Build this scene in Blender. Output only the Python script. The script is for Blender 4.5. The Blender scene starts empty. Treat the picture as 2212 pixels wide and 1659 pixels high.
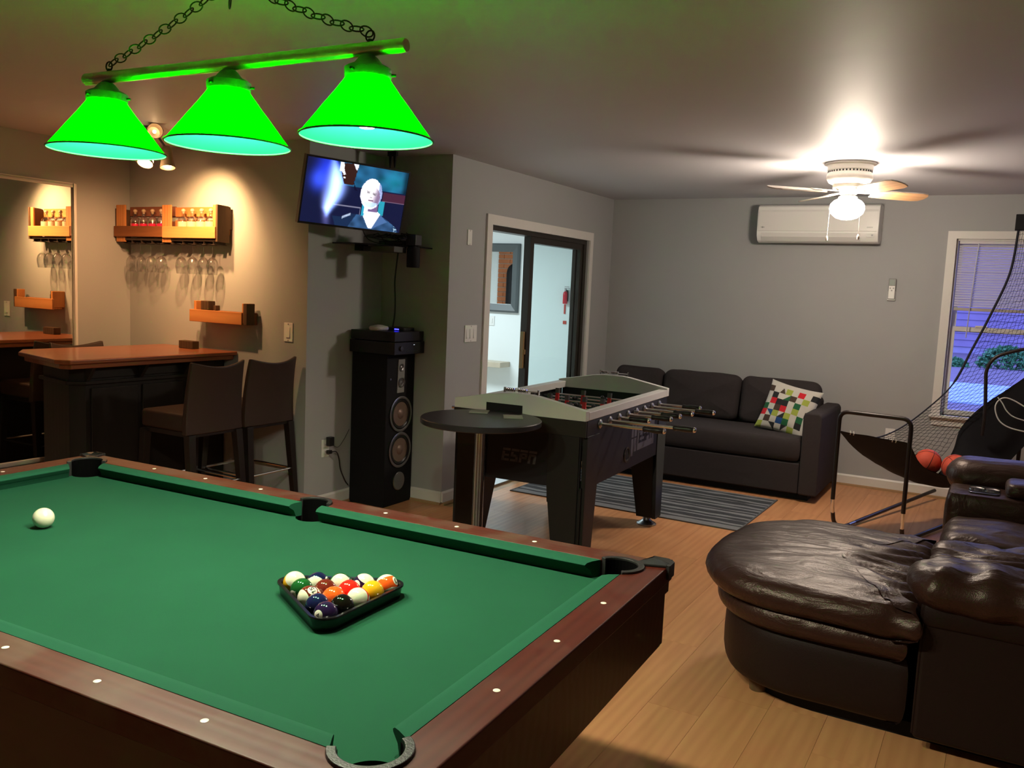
import bpy, bmesh, math, random
from math import sin, cos, pi, radians, sqrt, atan2
from mathutils import Vector, Matrix, noise
random.seed(7)
SC = bpy.context.scene
COL = SC.collection
R = radians

# ---------------------------------------------------------------- camera, world, exposure
CAMZ = 1.49
yaw, pitch, roll = -0.5142, -0.10938, 0.04388
fwd = Vector((sin(yaw)*cos(pitch), cos(yaw)*cos(pitch), sin(pitch)))
rgt = Vector((cos(yaw), -sin(yaw), 0)); upv = rgt.cross(fwd)
r2 = cos(roll)*rgt + sin(roll)*upv; u2 = -sin(roll)*rgt + cos(roll)*upv
cam = bpy.data.cameras.new('camera'); camo = bpy.data.objects.new('camera', cam); COL.objects.link(camo)
cam.sensor_width = 36.0; cam.lens = 1866.99/2212*36.0; cam.clip_start = 0.05; cam.clip_end = 200
camo.matrix_world = Matrix(((r2.x, u2.x, -fwd.x, 0), (r2.y, u2.y, -fwd.y, 0), (r2.z, u2.z, -fwd.z, CAMZ), (0, 0, 0, 1)))
SC.camera = camo
SC.view_settings.view_transform = 'Standard'; SC.view_settings.look = 'None'
SC.view_settings.gamma = 1.0; SC.view_settings.use_curve_mapping = False
SC.view_settings.exposure = 1.5
WORLD = bpy.data.worlds.new('dusk'); SC.world = WORLD; WORLD.use_nodes = True
_b = WORLD.node_tree.nodes['Background']; _b.inputs[0].default_value = (0.22, 0.27, 0.78, 1); _b.inputs[1].default_value = 1.7
# light levels
L_GLOBE = 71.0; L_BULB = 410.0; L_BACKROOM = 27.0; SPOT_W = 32.0; L_TV = 0.5

def area(name, loc, rot, sx, sy, power, col):
    l = bpy.data.lights.new(name, 'AREA'); l.shape = 'RECTANGLE'; l.size = sx; l.size_y = sy; l.energy = power; l.color = col
    o = bpy.data.objects.new(name, l); COL.objects.link(o); o.location = loc; o.rotation_euler = rot; return o
# ceiling lamp of the adjoining room and the one behind the photographer
area('hall_light', (-5.6, 6.8, 2.32), (0, 0, 0), 1.6, 0.6, L_BACKROOM, (0.80, 0.96, 1.0))

# ---------------------------------------------------------------- materials
MATS = {}
def new_mat(name):
    m = bpy.data.materials.new(name); m.use_nodes = True; MATS[name] = m
    return m, m.node_tree, m.node_tree.nodes['Principled BSDF']
def mat(name, col, rough=0.5, metal=0.0, spec=0.5, emit=None, es=0.0, bump=0.0, bscale=50.0, var=0.0, vscale=3.0, coat=0.0, trans=0.0, ior=1.45, stretch=None):
    if name in MATS: return MATS[name]
    m, nt, p = new_mat(name)
    p.inputs['Base Color'].default_value = (*col, 1); p.inputs['Roughness'].default_value = rough
    p.inputs['Metallic'].default_value = metal; p.inputs['Specular IOR Level'].default_value = spec
    p.inputs['Coat Weight'].default_value = coat; p.inputs['Coat Roughness'].default_value = 0.1
    p.inputs['Transmission Weight'].default_value = trans; p.inputs['IOR'].default_value = ior
    if emit: p.inputs['Emission Color'].default_value = (*emit, 1); p.inputs['Emission Strength'].default_value = es
    if bump or var:
        tc = nt.nodes.new('ShaderNodeTexCoord'); mp = nt.nodes.new('ShaderNodeMapping')
        nt.links.new(tc.outputs['Object'], mp.inputs[0])
        if stretch: mp.inputs['Scale'].default_value = stretch
    if bump:
        n = nt.nodes.new('ShaderNodeTexNoise'); n.inputs['Scale'].default_value = bscale; n.inputs['Detail'].default_value = 3
        b = nt.nodes.new('ShaderNodeBump'); b.inputs['Strength'].default_value = bump; b.inputs['Distance'].default_value = 0.01
        nt.links.new(mp.outputs[0], n.inputs['Vector']); nt.links.new(n.outputs['Fac'], b.inputs['Height']); nt.links.new(b.outputs[0], p.inputs['Normal'])
    if var:
        n = nt.nodes.new('ShaderNodeTexNoise'); n.inputs['Scale'].default_value = vscale; n.inputs['Detail'].default_value = 5
        mx = nt.nodes.new('ShaderNodeMix'); mx.data_type = 'RGBA'
        mx.inputs[6].default_value = (*[c*(1-var) for c in col], 1); mx.inputs[7].default_value = (*[min(1, c*(1+var)) for c in col], 1)
        nt.links.new(mp.outputs[0], n.inputs['Vector']); nt.links.new(n.outputs['Fac'], mx.inputs[0]); nt.links.new(mx.outputs[2], p.inputs['Base Color'])
    return m
def wood(name, c1, c2, axis=1, rough=0.4, scale=1.0, coat=0.0, rnd=0.0, bump=0.05, blotch=None, wv=0.35):
    """grain stretched along the given axis of the object"""
    if name in MATS: return MATS[name]
    m, nt, p = new_mat(name); N = nt.nodes; K = nt.links
    tc = N.new('ShaderNodeTexCoord'); mp = N.new('ShaderNodeMapping'); K.new(tc.outputs['Object'], mp.inputs[0])
    s = [14.0*scale]*3; s[axis] = 1.1*scale; mp.inputs['Scale'].default_value = s
    oi = N.new('ShaderNodeObjectInfo'); vm = N.new('ShaderNodeVectorMath'); vm.operation = 'ADD'
    ml = N.new('ShaderNodeMath'); ml.operation = 'MULTIPLY'; ml.inputs[1].default_value = 97.0; K.new(oi.outputs['Random'], ml.inputs[0])
    K.new(mp.outputs[0], vm.inputs[0]); K.new(ml.outputs[0], vm.inputs[1])
    n = N.new('ShaderNodeTexNoise'); n.inputs['Scale'].default_value = 1.0; n.inputs['Detail'].default_value = 6; n.inputs['Distortion'].default_value = 1.2
    K.new(vm.outputs[0], n.inputs['Vector'])
    w = N.new('ShaderNodeTexWave'); w.inputs['Scale'].default_value = 0.55; w.inputs['Distortion'].default_value = 9.0; w.inputs['Detail'].default_value = 3; w.inputs['Detail Scale'].default_value = 0.6
    w.bands_direction = 'X' if axis != 0 else 'Y'
    K.new(vm.outputs[0], w.inputs['Vector'])
    ad = N.new('ShaderNodeMath'); ad.operation = 'MULTIPLY_ADD'; ad.inputs[1].default_value = wv; K.new(w.outputs['Fac'], ad.inputs[0])
    sb = N.new('ShaderNodeMath'); sb.operation = 'MULTIPLY'; sb.inputs[1].default_value = 1.15-wv; K.new(n.outputs['Fac'], sb.inputs[0]); K.new(sb.outputs[0], ad.inputs[2])
    mx = N.new('ShaderNodeMix'); mx.data_type = 'RGBA'; mx.inputs[6].default_value = (*c1, 1); mx.inputs[7].default_value = (*c2, 1); K.new(ad.outputs[0], mx.inputs[0])
    out = mx.outputs[2]
    if rnd:
        hs = N.new('ShaderNodeHueSaturation'); mr = N.new('ShaderNodeMapRange'); mr.inputs['To Min'].default_value = 1-rnd; mr.inputs['To Max'].default_value = 1+rnd
        K.new(oi.outputs['Random'], mr.inputs[0]); K.new(mr.outputs[0], hs.inputs['Value']); K.new(out, hs.inputs['Color']); out = hs.outputs[0]
    if blotch:
        b = N.new('ShaderNodeTexNoise'); b.inputs['Scale'].default_value = 9.0; b.inputs['Detail'].default_value = 5; K.new(tc.outputs['Object'], b.inputs['Vector'])
        cr = N.new('ShaderNodeMapRange'); cr.inputs['From Min'].default_value = 0.45; cr.inputs['From Max'].default_value = 0.75; K.new(b.outputs['Fac'], cr.inputs[0])
        ml2 = N.new('ShaderNodeMath'); ml2.operation = 'MULTIPLY'; ml2.inputs[1].default_value = blotch[3]; K.new(cr.outputs[0], ml2.inputs[0])
        m2 = N.new('ShaderNodeMix'); m2.data_type = 'RGBA'; m2.inputs[7].default_value = (*blotch[:3], 1); K.new(out, m2.inputs[6]); K.new(ml2.outputs[0], m2.inputs[0]); out = m2.outputs[2]
        mr2 = N.new('ShaderNodeMapRange'); mr2.inputs['To Min'].default_value = rough-0.08; mr2.inputs['To Max'].default_value = rough+0.15; K.new(b.outputs['Fac'], mr2.inputs[0]); K.new(mr2.outputs[0], p.inputs['Roughness'])
    else: p.inputs['Roughness'].default_value = rough
    K.new(out, p.inputs['Base Color'])
    p.inputs['Coat Weight'].default_value = coat; p.inputs['Coat Roughness'].default_value = 0.12; p.inputs['Specular IOR Level'].default_value = 0.25
    bp = N.new('ShaderNodeBump'); bp.inputs['Strength'].default_value = bump; bp.inputs['Distance'].default_value = 0.01; K.new(ad.outputs[0], bp.inputs['Height']); K.new(bp.outputs[0], p.inputs['Normal'])
    return m

M_WALL = mat('wall_paint', (0.385, 0.39, 0.395), 0.75, bump=0.04, bscale=180, var=0.03, vscale=2, spec=0.3)
M_CEIL = mat('ceiling_paint', (0.57, 0.56, 0.59), 0.55, bump=0.03, bscale=60, var=0.02, spec=0.4)
M_TRIM = mat('white_trim', (0.72, 0.70, 0.67), 0.4, var=0.03)
M_WHITE = mat('white_plastic', (0.8, 0.8, 0.78), 0.35)
M_HALL = mat('hall_paint', (0.82, 0.86, 0.86), 0.7, bump=0.03, bscale=150)
M_SHOE = wood('oak_shoe', (0.30, 0.17, 0.08), (0.42, 0.26, 0.13), 0, 0.4)
M_OAK = wood('oak_laminate', (0.43, 0.180, 0.074), (0.67, 0.335, 0.155), 1, 0.36, 1.0, rnd=0.05, bump=0.01, wv=0.2)
M_TILE = mat('hall_tile', (0.75, 0.74, 0.68), 0.35, var=0.05)
M_BRICK = mat('brick_red', (0.45, 0.15, 0.06), 0.85, bump=0.3, bscale=80, var=0.35, vscale=9)
M_MORTAR = mat('mortar', (0.5, 0.42, 0.35), 0.9)
M_BLACK = mat('black_plastic', (0.012, 0.012, 0.013), 0.35)
M_BLACKM = mat('black_matte', (0.008, 0.008, 0.009), 0.7, spec=0.25)
M_CHROME = mat('chrome', (0.75, 0.75, 0.75), 0.12, 1.0)
M_STEEL = mat('brushed_steel', (0.35, 0.35, 0.36), 0.35, 1.0)
M_BRONZE = mat('bronze_aluminium', (0.055, 0.045, 0.038), 0.4, 0.6)
M_FELT = mat('green_cloth', (0.0145, 0.083, 0.043), 0.95, bump=0.15, bscale=900, var=0.10, vscale=5, spec=0.1)
M_FELT2 = mat('green_cloth_rail', (0.0155, 0.090, 0.049), 0.9, bump=0.15, bscale=900, var=0.06, vscale=6, spec=0.1)
M_RAILX = wood('mahogany_rail_long', (0.050, 0.009, 0.004), (0.098, 0.021, 0.010), 0, 0.44, 1.6, coat=0.0, blotch=(0.125, 0.082, 0.058, 0.65))
M_RAILY = wood('mahogany_rail_short', (0.042, 0.006, 0.003), (0.085, 0.014, 0.007), 1, 0.46, 1.6, coat=0.0, blotch=(0.11, 0.055, 0.04, 0.2))
M_APRON = wood('mahogany_cabinet', (0.045, 0.016, 0.008), (0.070, 0.026, 0.014), 0, 0.42, 1.2, coat=0.1)
M_PEARL = mat('pearl_dot', (0.85, 0.8, 0.68), 0.3)
M_POCKET = mat('pocket_rubber', (0.016, 0.016, 0.015), 0.45, bump=0.15, bscale=300)
M_CUE = mat('ivory_ball', (0.80, 0.76, 0.58), 0.08, coat=0.5)
M_DLEATHER = mat('espresso_stool_leather', (0.040, 0.022, 0.016), 0.5, bump=0.1, bscale=220)
M_DARKWOOD = mat('dark_leg_wood', (0.012, 0.008, 0.007), 0.4)
M_BARBODY = wood('bar_body_paint', (0.010, 0.008, 0.007), (0.018, 0.014, 0.012), 2, 0.5)
M_BARTOP = wood('bar_top_cherry', (0.23, 0.065, 0.025), (0.36, 0.12, 0.05), 1, 0.3, 1.2, coat=0.3)
M_PALLET = wood('pallet_pine', (0.42, 0.14, 0.040), (0.62, 0.27, 0.09), 0, 0.6, 1.5, rnd=0.12, bump=0.15)
M_PALLETV = wood('pallet_pine_upright', (0.42, 0.14, 0.040), (0.62, 0.27, 0.09), 2, 0.6, 1.5, rnd=0.12, bump=0.15)
M_PALLETD = wood('pallet_weathered', (0.045, 0.023, 0.012), (0.10, 0.055, 0.030), 2, 0.7, 1.5, rnd=0.1, bump=0.2)
M_SOFA = mat('charcoal_fabric', (0.045, 0.038, 0.039), 0.95, bump=0.35, bscale=500, var=0.12, vscale=60, spec=0.15)
M_SILVER = mat('silver_laminate', (0.55, 0.55, 0.54), 0.45, 0.05)
M_FOOSB = mat('foosball_black', (0.007, 0.007, 0.009), 0.5, spec=0.35)
M_LOGO = mat('grey_print', (0.06, 0.06, 0.072), 0.5)
M_LOGO2 = mat('grey_panel_print', (0.075, 0.075, 0.095), 0.5)
M_RED = mat('red_plastic', (0.45, 0.012, 0.014), 0.35)
M_BALLR = mat('basketball_rubber', (0.60, 0.075, 0.035), 0.6, bump=0.3, bscale=400)
M_NET = mat('black_cord', (0.010, 0.010, 0.013), 0.8)
M_TUBE = mat('dark_powder_coated_tube', (0.020, 0.013, 0.012), 0.35, 0.2)
M_ROPE = mat('white_rope', (0.5, 0.5, 0.48), 0.8)
M_ANTIQ = mat('antique_brass', (0.50, 0.40, 0.25), 0.28, 0.85, var=0.35, vscale=30)
M_CHAIN = mat('bronze_chain', (0.035, 0.025, 0.015), 0.45, 0.8)
M_CUP = mat('lamp_cup_metal', (0.10, 0.09, 0.08), 0.5, 0.2, bump=0.2, bscale=60)
M_FAN = mat('fan_white', (0.75, 0.72, 0.66), 0.4)
M_BLADE = mat('fan_blade_top', (0.66, 0.60, 0.52), 0.45)
M_BLADEB = wood('fan_blade_oak', (0.48, 0.24, 0.11), (0.62, 0.36, 0.18), 0, 0.4)
M_GREYW = mat('grey_speaker_plate', (0.26, 0.26, 0.26), 0.45, 0.1)
M_CONE = mat('speaker_cone', (0.20, 0.135, 0.105), 0.45, 0.4)
M_FOIL = mat('shiny_blue_black', (0.45, 0.48, 0.62), 0.10, 0.95)

def leather(name, c):
    m, nt, p = new_mat(name); N = nt.nodes; K = nt.links
    p.inputs['Base Color'].default_value = (*c, 1); p.inputs['Roughness'].default_value = 0.37; p.inputs['Specular IOR Level'].default_value = 0.42; p.inputs['Specular Tint'].default_value = (1.0, 0.82, 0.74, 1)
    tc = N.new('ShaderNodeTexCoord')
    n1 = N.new('ShaderNodeTexNoise'); n1.inputs['Scale'].default_value = 8; n1.inputs['Detail'].default_value = 6; n1.inputs['Distortion'].default_value = 1.5
    mp = N.new('ShaderNodeMapping'); mp.inputs['Scale'].default_value = (0.6, 1.6, 1.2); K.new(tc.outputs['Object'], mp.inputs[0]); K.new(mp.outputs[0], n1.inputs['Vector'])
    n2 = N.new('ShaderNodeTexVoronoi'); n2.inputs['Scale'].default_value = 260; K.new(tc.outputs['Object'], n2.inputs['Vector'])
    b1 = N.new('ShaderNodeBump'); b1.inputs['Strength'].default_value = 0.30; b1.inputs['Distance'].default_value = 0.03; K.new(n1.outputs['Fac'], b1.inputs['Height'])
    b2 = N.new('ShaderNodeBump'); b2.inputs['Strength'].default_value = 0.12; b2.inputs['Distance'].default_value = 0.004; K.new(n2.outputs['Distance'], b2.inputs['Height']); K.new(b1.outputs[0], b2.inputs['Normal'])
    K.new(b2.outputs[0], p.inputs['Normal'])
    return m
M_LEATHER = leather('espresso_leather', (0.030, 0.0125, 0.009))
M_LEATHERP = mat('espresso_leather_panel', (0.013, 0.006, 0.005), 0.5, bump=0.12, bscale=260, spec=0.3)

def glass(name, col=(1, 1, 1), refl=0.06, top=0.75):
    """thin clear glass: mostly see-through, mirror reflection rising at grazing angles"""
    m, nt, p = new_mat(name); N = nt.nodes; K = nt.links
    out = [n for n in N if n.type == 'OUTPUT_MATERIAL'][0]; N.remove(p)
    tr = N.new('ShaderNodeBsdfTransparent'); tr.inputs[0].default_value = (*col, 1)
    gl = N.new('ShaderNodeBsdfGlossy'); gl.inputs['Roughness'].default_value = 0.03
    lw = N.new('ShaderNodeLayerWeight'); lw.inputs['Blend'].default_value = 0.25
    mr = N.new('ShaderNodeMapRange'); mr.inputs['To Min'].default_value = refl; mr.inputs['To Max'].default_value = top; K.new(lw.outputs['Facing'], mr.inputs[0])
    mx = N.new('ShaderNodeMixShader'); K.new(mr.outputs[0], mx.inputs[0]); K.new(tr.outputs[0], mx.inputs[1]); K.new(gl.outputs[0], mx.inputs[2]); K.new(mx.outputs[0], out.inputs[0])
    return m
M_GLASS = glass('clear_glass', (0.97, 0.97, 0.97))
M_PANE = glass('pane_glass', (0.96, 0.99, 0.99), 0.01, 0.12)
def emis(name, col, s):
    m, nt, p = new_mat(name); p.inputs['Base Color'].default_value = (*col, 1)
    p.inputs['Emission Color'].default_value = (*col, 1); p.inputs['Emission Strength'].default_value = s; return m
M_GLOBE = emis('lit_globe', (1.0, 0.85, 0.69), L_GLOBE)
M_BULB = emis('lit_bulb', (1.0, 0.94, 0.72), L_BULB)
M_SPOTBULB = emis('lit_spot_bulb', (1.0, 0.66, 0.34), 12.0)
def shade_mat():
    m, nt, p = new_mat('green_glass_shade'); N = nt.nodes; K = nt.links
    out = [n for n in N if n.type == 'OUTPUT_MATERIAL'][0]; N.remove(p)
    tr = N.new('ShaderNodeBsdfTranslucent'); tr.inputs[0].default_value = (0.0, 0.13, 0.0, 1)
    gl = N.new('ShaderNodeBsdfGlossy'); gl.inputs['Color'].default_value = (0.8, 0.8, 0.8, 1); gl.inputs['Roughness'].default_value = 0.15
    df = N.new('ShaderNodeBsdfDiffuse'); df.inputs[0].default_value = (0.003, 0.10, 0.035, 1)
    a1 = N.new('ShaderNodeMixShader'); a1.inputs[0].default_value = 0.003; K.new(tr.outputs[0], a1.inputs[1]); K.new(gl.outputs[0], a1.inputs[2])
    a2 = N.new('ShaderNodeMixShader'); a2.inputs[0].default_value = 0.5; K.new(tr.outputs[0], a2.inputs[1]); K.new(df.outputs[0], a2.inputs[2])
    ge = N.new('ShaderNodeNewGeometry'); mx = N.new('ShaderNodeMixShader')
    K.new(ge.outputs['Backfacing'], mx.inputs[0]); K.new(a1.outputs[0], mx.inputs[1]); K.new(a2.outputs[0], mx.inputs[2]); K.new(mx.outputs[0], out.inputs[0])
    return m
M_SHADE = shade_mat()
M_SHADERIM = mat('dark_green_rim', (0.01, 0.16, 0.02), 0.3)
def attr_mat(name, emit=False, s=1.0, rough=0.9):
    m, nt, p = new_mat(name); a = nt.nodes.new('ShaderNodeAttribute'); a.attribute_name = 'Col'
    if emit:
        p.inputs['Base Color'].default_value = (0.005, 0.005, 0.005, 1); p.inputs['Roughness'].default_value = 0.15
        nt.links.new(a.outputs['Color'], p.inputs['Emission Color']); p.inputs['Emission Strength'].default_value = s
    else:
        nt.links.new(a.outputs['Color'], p.inputs['Base Color']); p.inputs['Roughness'].default_value = rough
    return m

# ---------------------------------------------------------------- mesh helpers
class MB:
    def __init__(s): s.v = []; s.f = []
    def add(s, vs, fs):
        n = len(s.v); s.v += [tuple(v) for v in vs]; s.f += [tuple(i+n for i in f) for f in fs]; return s
    def box(s, x0, y0, z0, x1, y1, z1):
        return s.add([(x0,y0,z0),(x1,y0,z0),(x1,y1,z0),(x0,y1,z0),(x0,y0,z1),(x1,y0,z1),(x1,y1,z1),(x0,y1,z1)],
                     [(0,3,2,1),(4,5,6,7),(0,1,5,4),(1,2,6,5),(2,3,7,6),(3,0,4,7)])
    def hexa(s, b, t):
        return s.add(list(b)+list(t), [(3,2,1,0),(4,5,6,7),(0,1,5,4),(1,2,6,5),(2,3,7,6),(3,0,4,7)])
    def prism(s, poly, z0, z1):
        n = len(poly)
        return s.add([(x,y,z0) for x,y in poly]+[(x,y,z1) for x,y in poly],
                     [tuple(range(n-1,-1,-1)), tuple(range(n,2*n))]+[(i,(i+1)%n,n+(i+1)%n,n+i) for i in range(n)])
    def extr(s, poly, axis, a, b):
        """poly in the two other axes (cyclic order), extruded along axis"""
        def P(p, t):
            return {0:(t,p[0],p[1]),1:(p[0],t,p[1]),2:(p[0],p[1],t)}[axis]
        n = len(poly)
        return s.add([P(p,a) for p in poly]+[P(p,b) for p in poly],
                     [tuple(range(n-1,-1,-1)), tuple(range(n,2*n))]+[(i,(i+1)%n,n+(i+1)%n,n+i) for i in range(n)])
    def lathe(s, prof, seg=32, c=(0,0,0), M=None, closed=False):
        vs = []; fs = []
        for (r,z) in prof:
            for k in range(seg):
                a = 2*pi*k/seg; p = Vector((r*cos(a), r*sin(a), z))
                if M: p = M @ p
                vs.append((p.x+c[0], p.y+c[1], p.z+c[2]))
        n = len(prof)
        for i in range(n-1 if not closed else n):
            j = (i+1) % n
            for k in range(seg):
                k2 = (k+1)%seg; fs.append((i*seg+k, i*seg+k2, j*seg+k2, j*seg+k))
        if not closed:
            if prof[0][0] > 1e-6: fs.append(tuple(range(seg-1,-1,-1)))
            if prof[-1][0] > 1e-6: fs.append(tuple((n-1)*seg+k for k in range(seg)))
        return s.add(vs, fs)
    def tube(s, pts, r, seg=8, closed=False, caps=True):
        pts = [Vector(p) for p in pts]; n = len(pts); vs = []; fs = []
        rr = r if isinstance(r, (list, tuple)) else [r]*n
        t0 = (pts[1]-pts[0]).normalized(); u = t0.orthogonal().normalized()
        for i, p in enumerate(pts):
            if closed: t = (pts[(i+1)%n]-pts[i-1]).normalized()
            else: t = (pts[min(i+1,n-1)]-pts[max(i-1,0)]).normalized()
            u = (u - t*u.dot(t)); u = u.normalized() if u.length > 1e-6 else t.orthogonal().normalized()
            w = t.cross(u)
            for k in range(seg):
                a = 2*pi*k/seg; q = p + (u*cos(a)+w*sin(a))*rr[i]; vs.append(q)
        m = n if closed else n-1
        for i in range(m):
            j = (i+1)%n
            for k in range(seg):
                k2 = (k+1)%seg; fs.append((i*seg+k, i*seg+k2, j*seg+k2, j*seg+k))
        if caps and not closed: fs += [tuple(range(seg-1,-1,-1)), tuple((n-1)*seg+k for k in range(seg))]
        return s.add(vs, fs)
    def sphere(s, c, r, seg=24, rings=14, sz=1.0):
        prof = [(r*sin(pi*i/rings) if 0 < i < rings else 1e-7, -r*sz*cos(pi*i/rings)) for i in range(rings+1)]
        return s.lathe(prof, seg, c)
    def grid(s, P, nu, nv):
        vs = [P(i/nu, j/nv) for j in range(nv+1) for i in range(nu+1)]
        return s.add(vs, [(j*(nu+1)+i, j*(nu+1)+i+1, (j+1)*(nu+1)+i+1, (j+1)*(nu+1)+i) for j in range(nv) for i in range(nu)])

def mesh(name, mb, m, smooth=False):
    me = bpy.data.meshes.new(name); me.from_pydata(mb.v, [], mb.f); me.validate(clean_customdata=False)
    bm = bmesh.new(); bm.from_mesh(me); bmesh.ops.remove_doubles(bm, verts=bm.verts, dist=1e-6)
    if not smooth == 'open': bmesh.ops.recalc_face_normals(bm, faces=bm.faces)
    bm.to_mesh(me); bm.free()
    if m: me.materials.append(m)
    if smooth:
        me.polygons.foreach_set('use_smooth', [True]*len(me.polygons))
        try: me.set_sharp_from_angle(angle=R(42))
        except Exception: pass
    return me
def link(name, me, parent=None, loc=(0,0,0), rot=(0,0,0)):
    o = bpy.data.objects.new(name, me); COL.objects.link(o); o.location = loc; o.rotation_euler = rot
    if parent: o.parent = parent
    return o
def obj(name, mb, m, parent=None, smooth=False, bevel=0.0, loc=(0,0,0), rot=(0,0,0), seg=2, label=None):
    o = link(name, mesh(name, mb, m, smooth), parent, loc, rot)
    if bevel:
        b = o.modifiers.new('bevel', 'BEVEL'); b.width = bevel; b.segments = seg; b.limit_method = 'ANGLE'; b.angle_limit = R(35)
        if smooth is False:
            o.data.polygons.foreach_set('use_smooth', [True]*len(o.data.polygons)); b.harden_normals = True
    if label: o['label'] = label
    return o
def thing(name, label, cat, loc=(0,0,0), rz=0.0, group=None):
    o = bpy.data.objects.new(name, None); COL.objects.link(o); o.location = loc; o.rotation_euler = (0,0,rz); o.empty_display_size = 0.1
    return tag(o, label, cat, group)
def tag(o, label, cat, group=None):
    o['label'] = label; o['category'] = cat
    if group: o['group'] = group
    return o
def struct(name, mb, m, parent=None, **k):
    o = obj(name, mb, m, parent, **k)
    if not parent: o['kind'] = 'structure'
    return o
def copy_tree(o, parent=None):
    c = o.copy(); COL.objects.link(c); c.parent = parent
    for ch in list(o.children): copy_tree(ch, c)
    return c
def arc(cx, cy, r, a0, a1, n): return [(cx+r*cos(R(a0+(a1-a0)*i/n)), cy+r*sin(R(a0+(a1-a0)*i/n))) for i in range(n+1)]
def rrect(x0, y0, x1, y1, r, n=6):
    return arc(x1-r,y0+r,r,-90,0,n)+arc(x1-r,y1-r,r,0,90,n)+arc(x0+r,y1-r,r,90,180,n)+arc(x0+r,y0+r,r,180,270,n)
def resample(poly, n):
    P = [Vector(p) for p in poly]; L = [0]
    for i in range(len(P)): L.append(L[-1]+(P[(i+1)%len(P)]-P[i]).length)
    out = []; j = 0
    for k in range(n):
        t = L[-1]*k/n
        while L[j+1] < t: j += 1
        f = (t-L[j])/max(1e-9, L[j+1]-L[j]); out.append(P[j].lerp(P[(j+1)%len(P)], f))
    return out
def puff(outline, z0, z1, r, dome=0.02, n=120, wr=0.0, wfun=None, e=2.4, nseed=0, domeb=0.0):
    """upholstered cushion: outline in plan, rounded edge radius r, domed top"""
    P = resample(outline, n); c = sum(P, Vector((0,0)))/n
    T = [(P[(i+1)%n]-P[i-1]).normalized() for i in range(n)]; Nn = [Vector((t.y,-t.x)) for t in T]
    rings = []; h = (z1-z0)/2; K = 10
    for k in range(K+1):                       # side profile, bottom to top
        a = -pi/2+pi*k/K; ca = max(0,cos(a)); sa = sin(a)
        ins = r*(1-ca**(2/e)); z = (z0+z1)/2+h*(abs(sa)**(2/e))*(1 if sa > 0 else -1)
        rings.append([(P[i]-Nn[i]*ins, z) for i in range(n)])
    top = rings[-1]; bot = rings[0]; inner = []
    Kc = 14
    for k in range(1, Kc):
        f = k/Kc; inner.append([(q.lerp(c, f), z+dome*(1-(1-f)**2)) for q, z in top])
    binner = [[(q.lerp(c, k/4), z-domeb*(1-(1-k/4)**2)) for q, z in bot] for k in range(3, 0, -1)]
    allr = binner+rings+inner
    mb = MB(); vs = []
    for rg in allr: vs += [Vector((q.x, q.y, z)) for q, z in rg]
    fs = []
    for j in range(len(allr)-1):
        for i in range(n):
            i2 = (i+1)%n; fs.append((j*n+i, j*n+i2, (j+1)*n+i2, (j+1)*n+i))
    vs += [Vector((c.x, c.y, z1+dome)), Vector((c.x, c.y, z0-domeb))]
    m = (len(allr)-1)*n
    for i in range(n): fs.append((m+i, m+(i+1)%n, len(vs)-2)); fs.append(((i+1)%n, i, len(vs)-1))
    if wr or wfun:
        o = []
        for v in vs:
            d = Vector((v.x-c.x, v.y-c.y, (v.z-(z0+z1)/2)*2)); d = d.normalized() if d.length > 1e-6 else Vector((0,0,1))
            if v.z > z1-0.2*(z1-z0): d = (d+Vector((0,0,1.5))).normalized()
            w = wr*noise.noise(Vector((v.x*5, v.y*7, v.z*9+nseed)))
            if wfun: w += wfun(v)
            o.append(v+d*w)
        vs = o
    return mb.add(vs, fs)

# ---------------------------------------------------------------- setting
H = 2.35; BY = 7.5; DX = -3.24; AX = -3.80; LX = -5.5; WY = 4.08; CY = 4.82
o = struct('floor', MB().box(LX-0.12, -2.32, -0.12, 2.7, BY+0.15, -0.005), M_SHOE)
pw, pl = 0.195, 1.38
variants = []
nx = int((2.6-LX)/pw)+1
for i in range(nx):
    x0 = LX+i*pw; x1 = min(x0+pw, 2.6)
    y = -2.2 - random.random()*pl
    while y < BY:
        y0 = max(y, -2.2); y1 = min(y+pl, BY); y += pl
        if y1-y0 < 0.02 or x1-x0 < 0.01: continue
        if x0 < DX and y0 > CY+0.02: continue
        if x0 < AX-0.1 and y0 > WY+0.02: continue
        if x0 < DX-0.05: y1 = min(y1, CY if x0 > AX-0.1 else WY)
        if y1-y0 < 0.02: continue
        key = (round(x1-x0, 3), round(y1-y0, 3))
        me = next((m for k, m in variants if k == key), None)
        if me is None:
            w, l = key; g = 0.0001; c = 0.0004
            me = mesh('plank', MB().hexa([(g,g,-0.005),(w-g,g,-0.005),(w-g,l-g,-0.005),(g,l-g,-0.005)], [(g+c,g+c,0),(w-g-c,g+c,0),(w-g-c,l-g-c,0),(g+c,l-g-c,0)]), M_OAK)
            variants.append((key, me))
        link('plank', me, o, (x0, y0, 0))
f2 = struct('floor_hall', MB().box(-8.2, 4.94, -0.12, DX-0.12, 8.7, -0.006), M_MORTAR)
tm = mesh('tile', MB().hexa([(0,0,-.006),(.39,0,-.006),(.39,.39,-.006),(0,.39,-.006)], [(.003,.003,0),(.387,.003,0),(.387,.387,0),(.003,.387,0)]), M_TILE)
for i in range(5):
    for j in range(9): link('tile', tm, f2, (DX-0.125-0.395*(i+1), 5.08+0.395*j, 0))
struct('ceiling', MB().box(-8.2, -2.32, H, 2.7, 8.7, H+0.1), M_CEIL)
struct('wall_left', MB().box(LX-0.12, -2.32, -0.005, LX, WY, H), M_WALL)
struct('wall_bar', MB().box(LX-0.12, WY, -0.005, AX, WY+0.12, H), M_WALL)
struct('wall_alcove', MB().box(AX-0.12, WY+0.12, -0.005, AX, CY+0.12, H), M_WALL)
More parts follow.
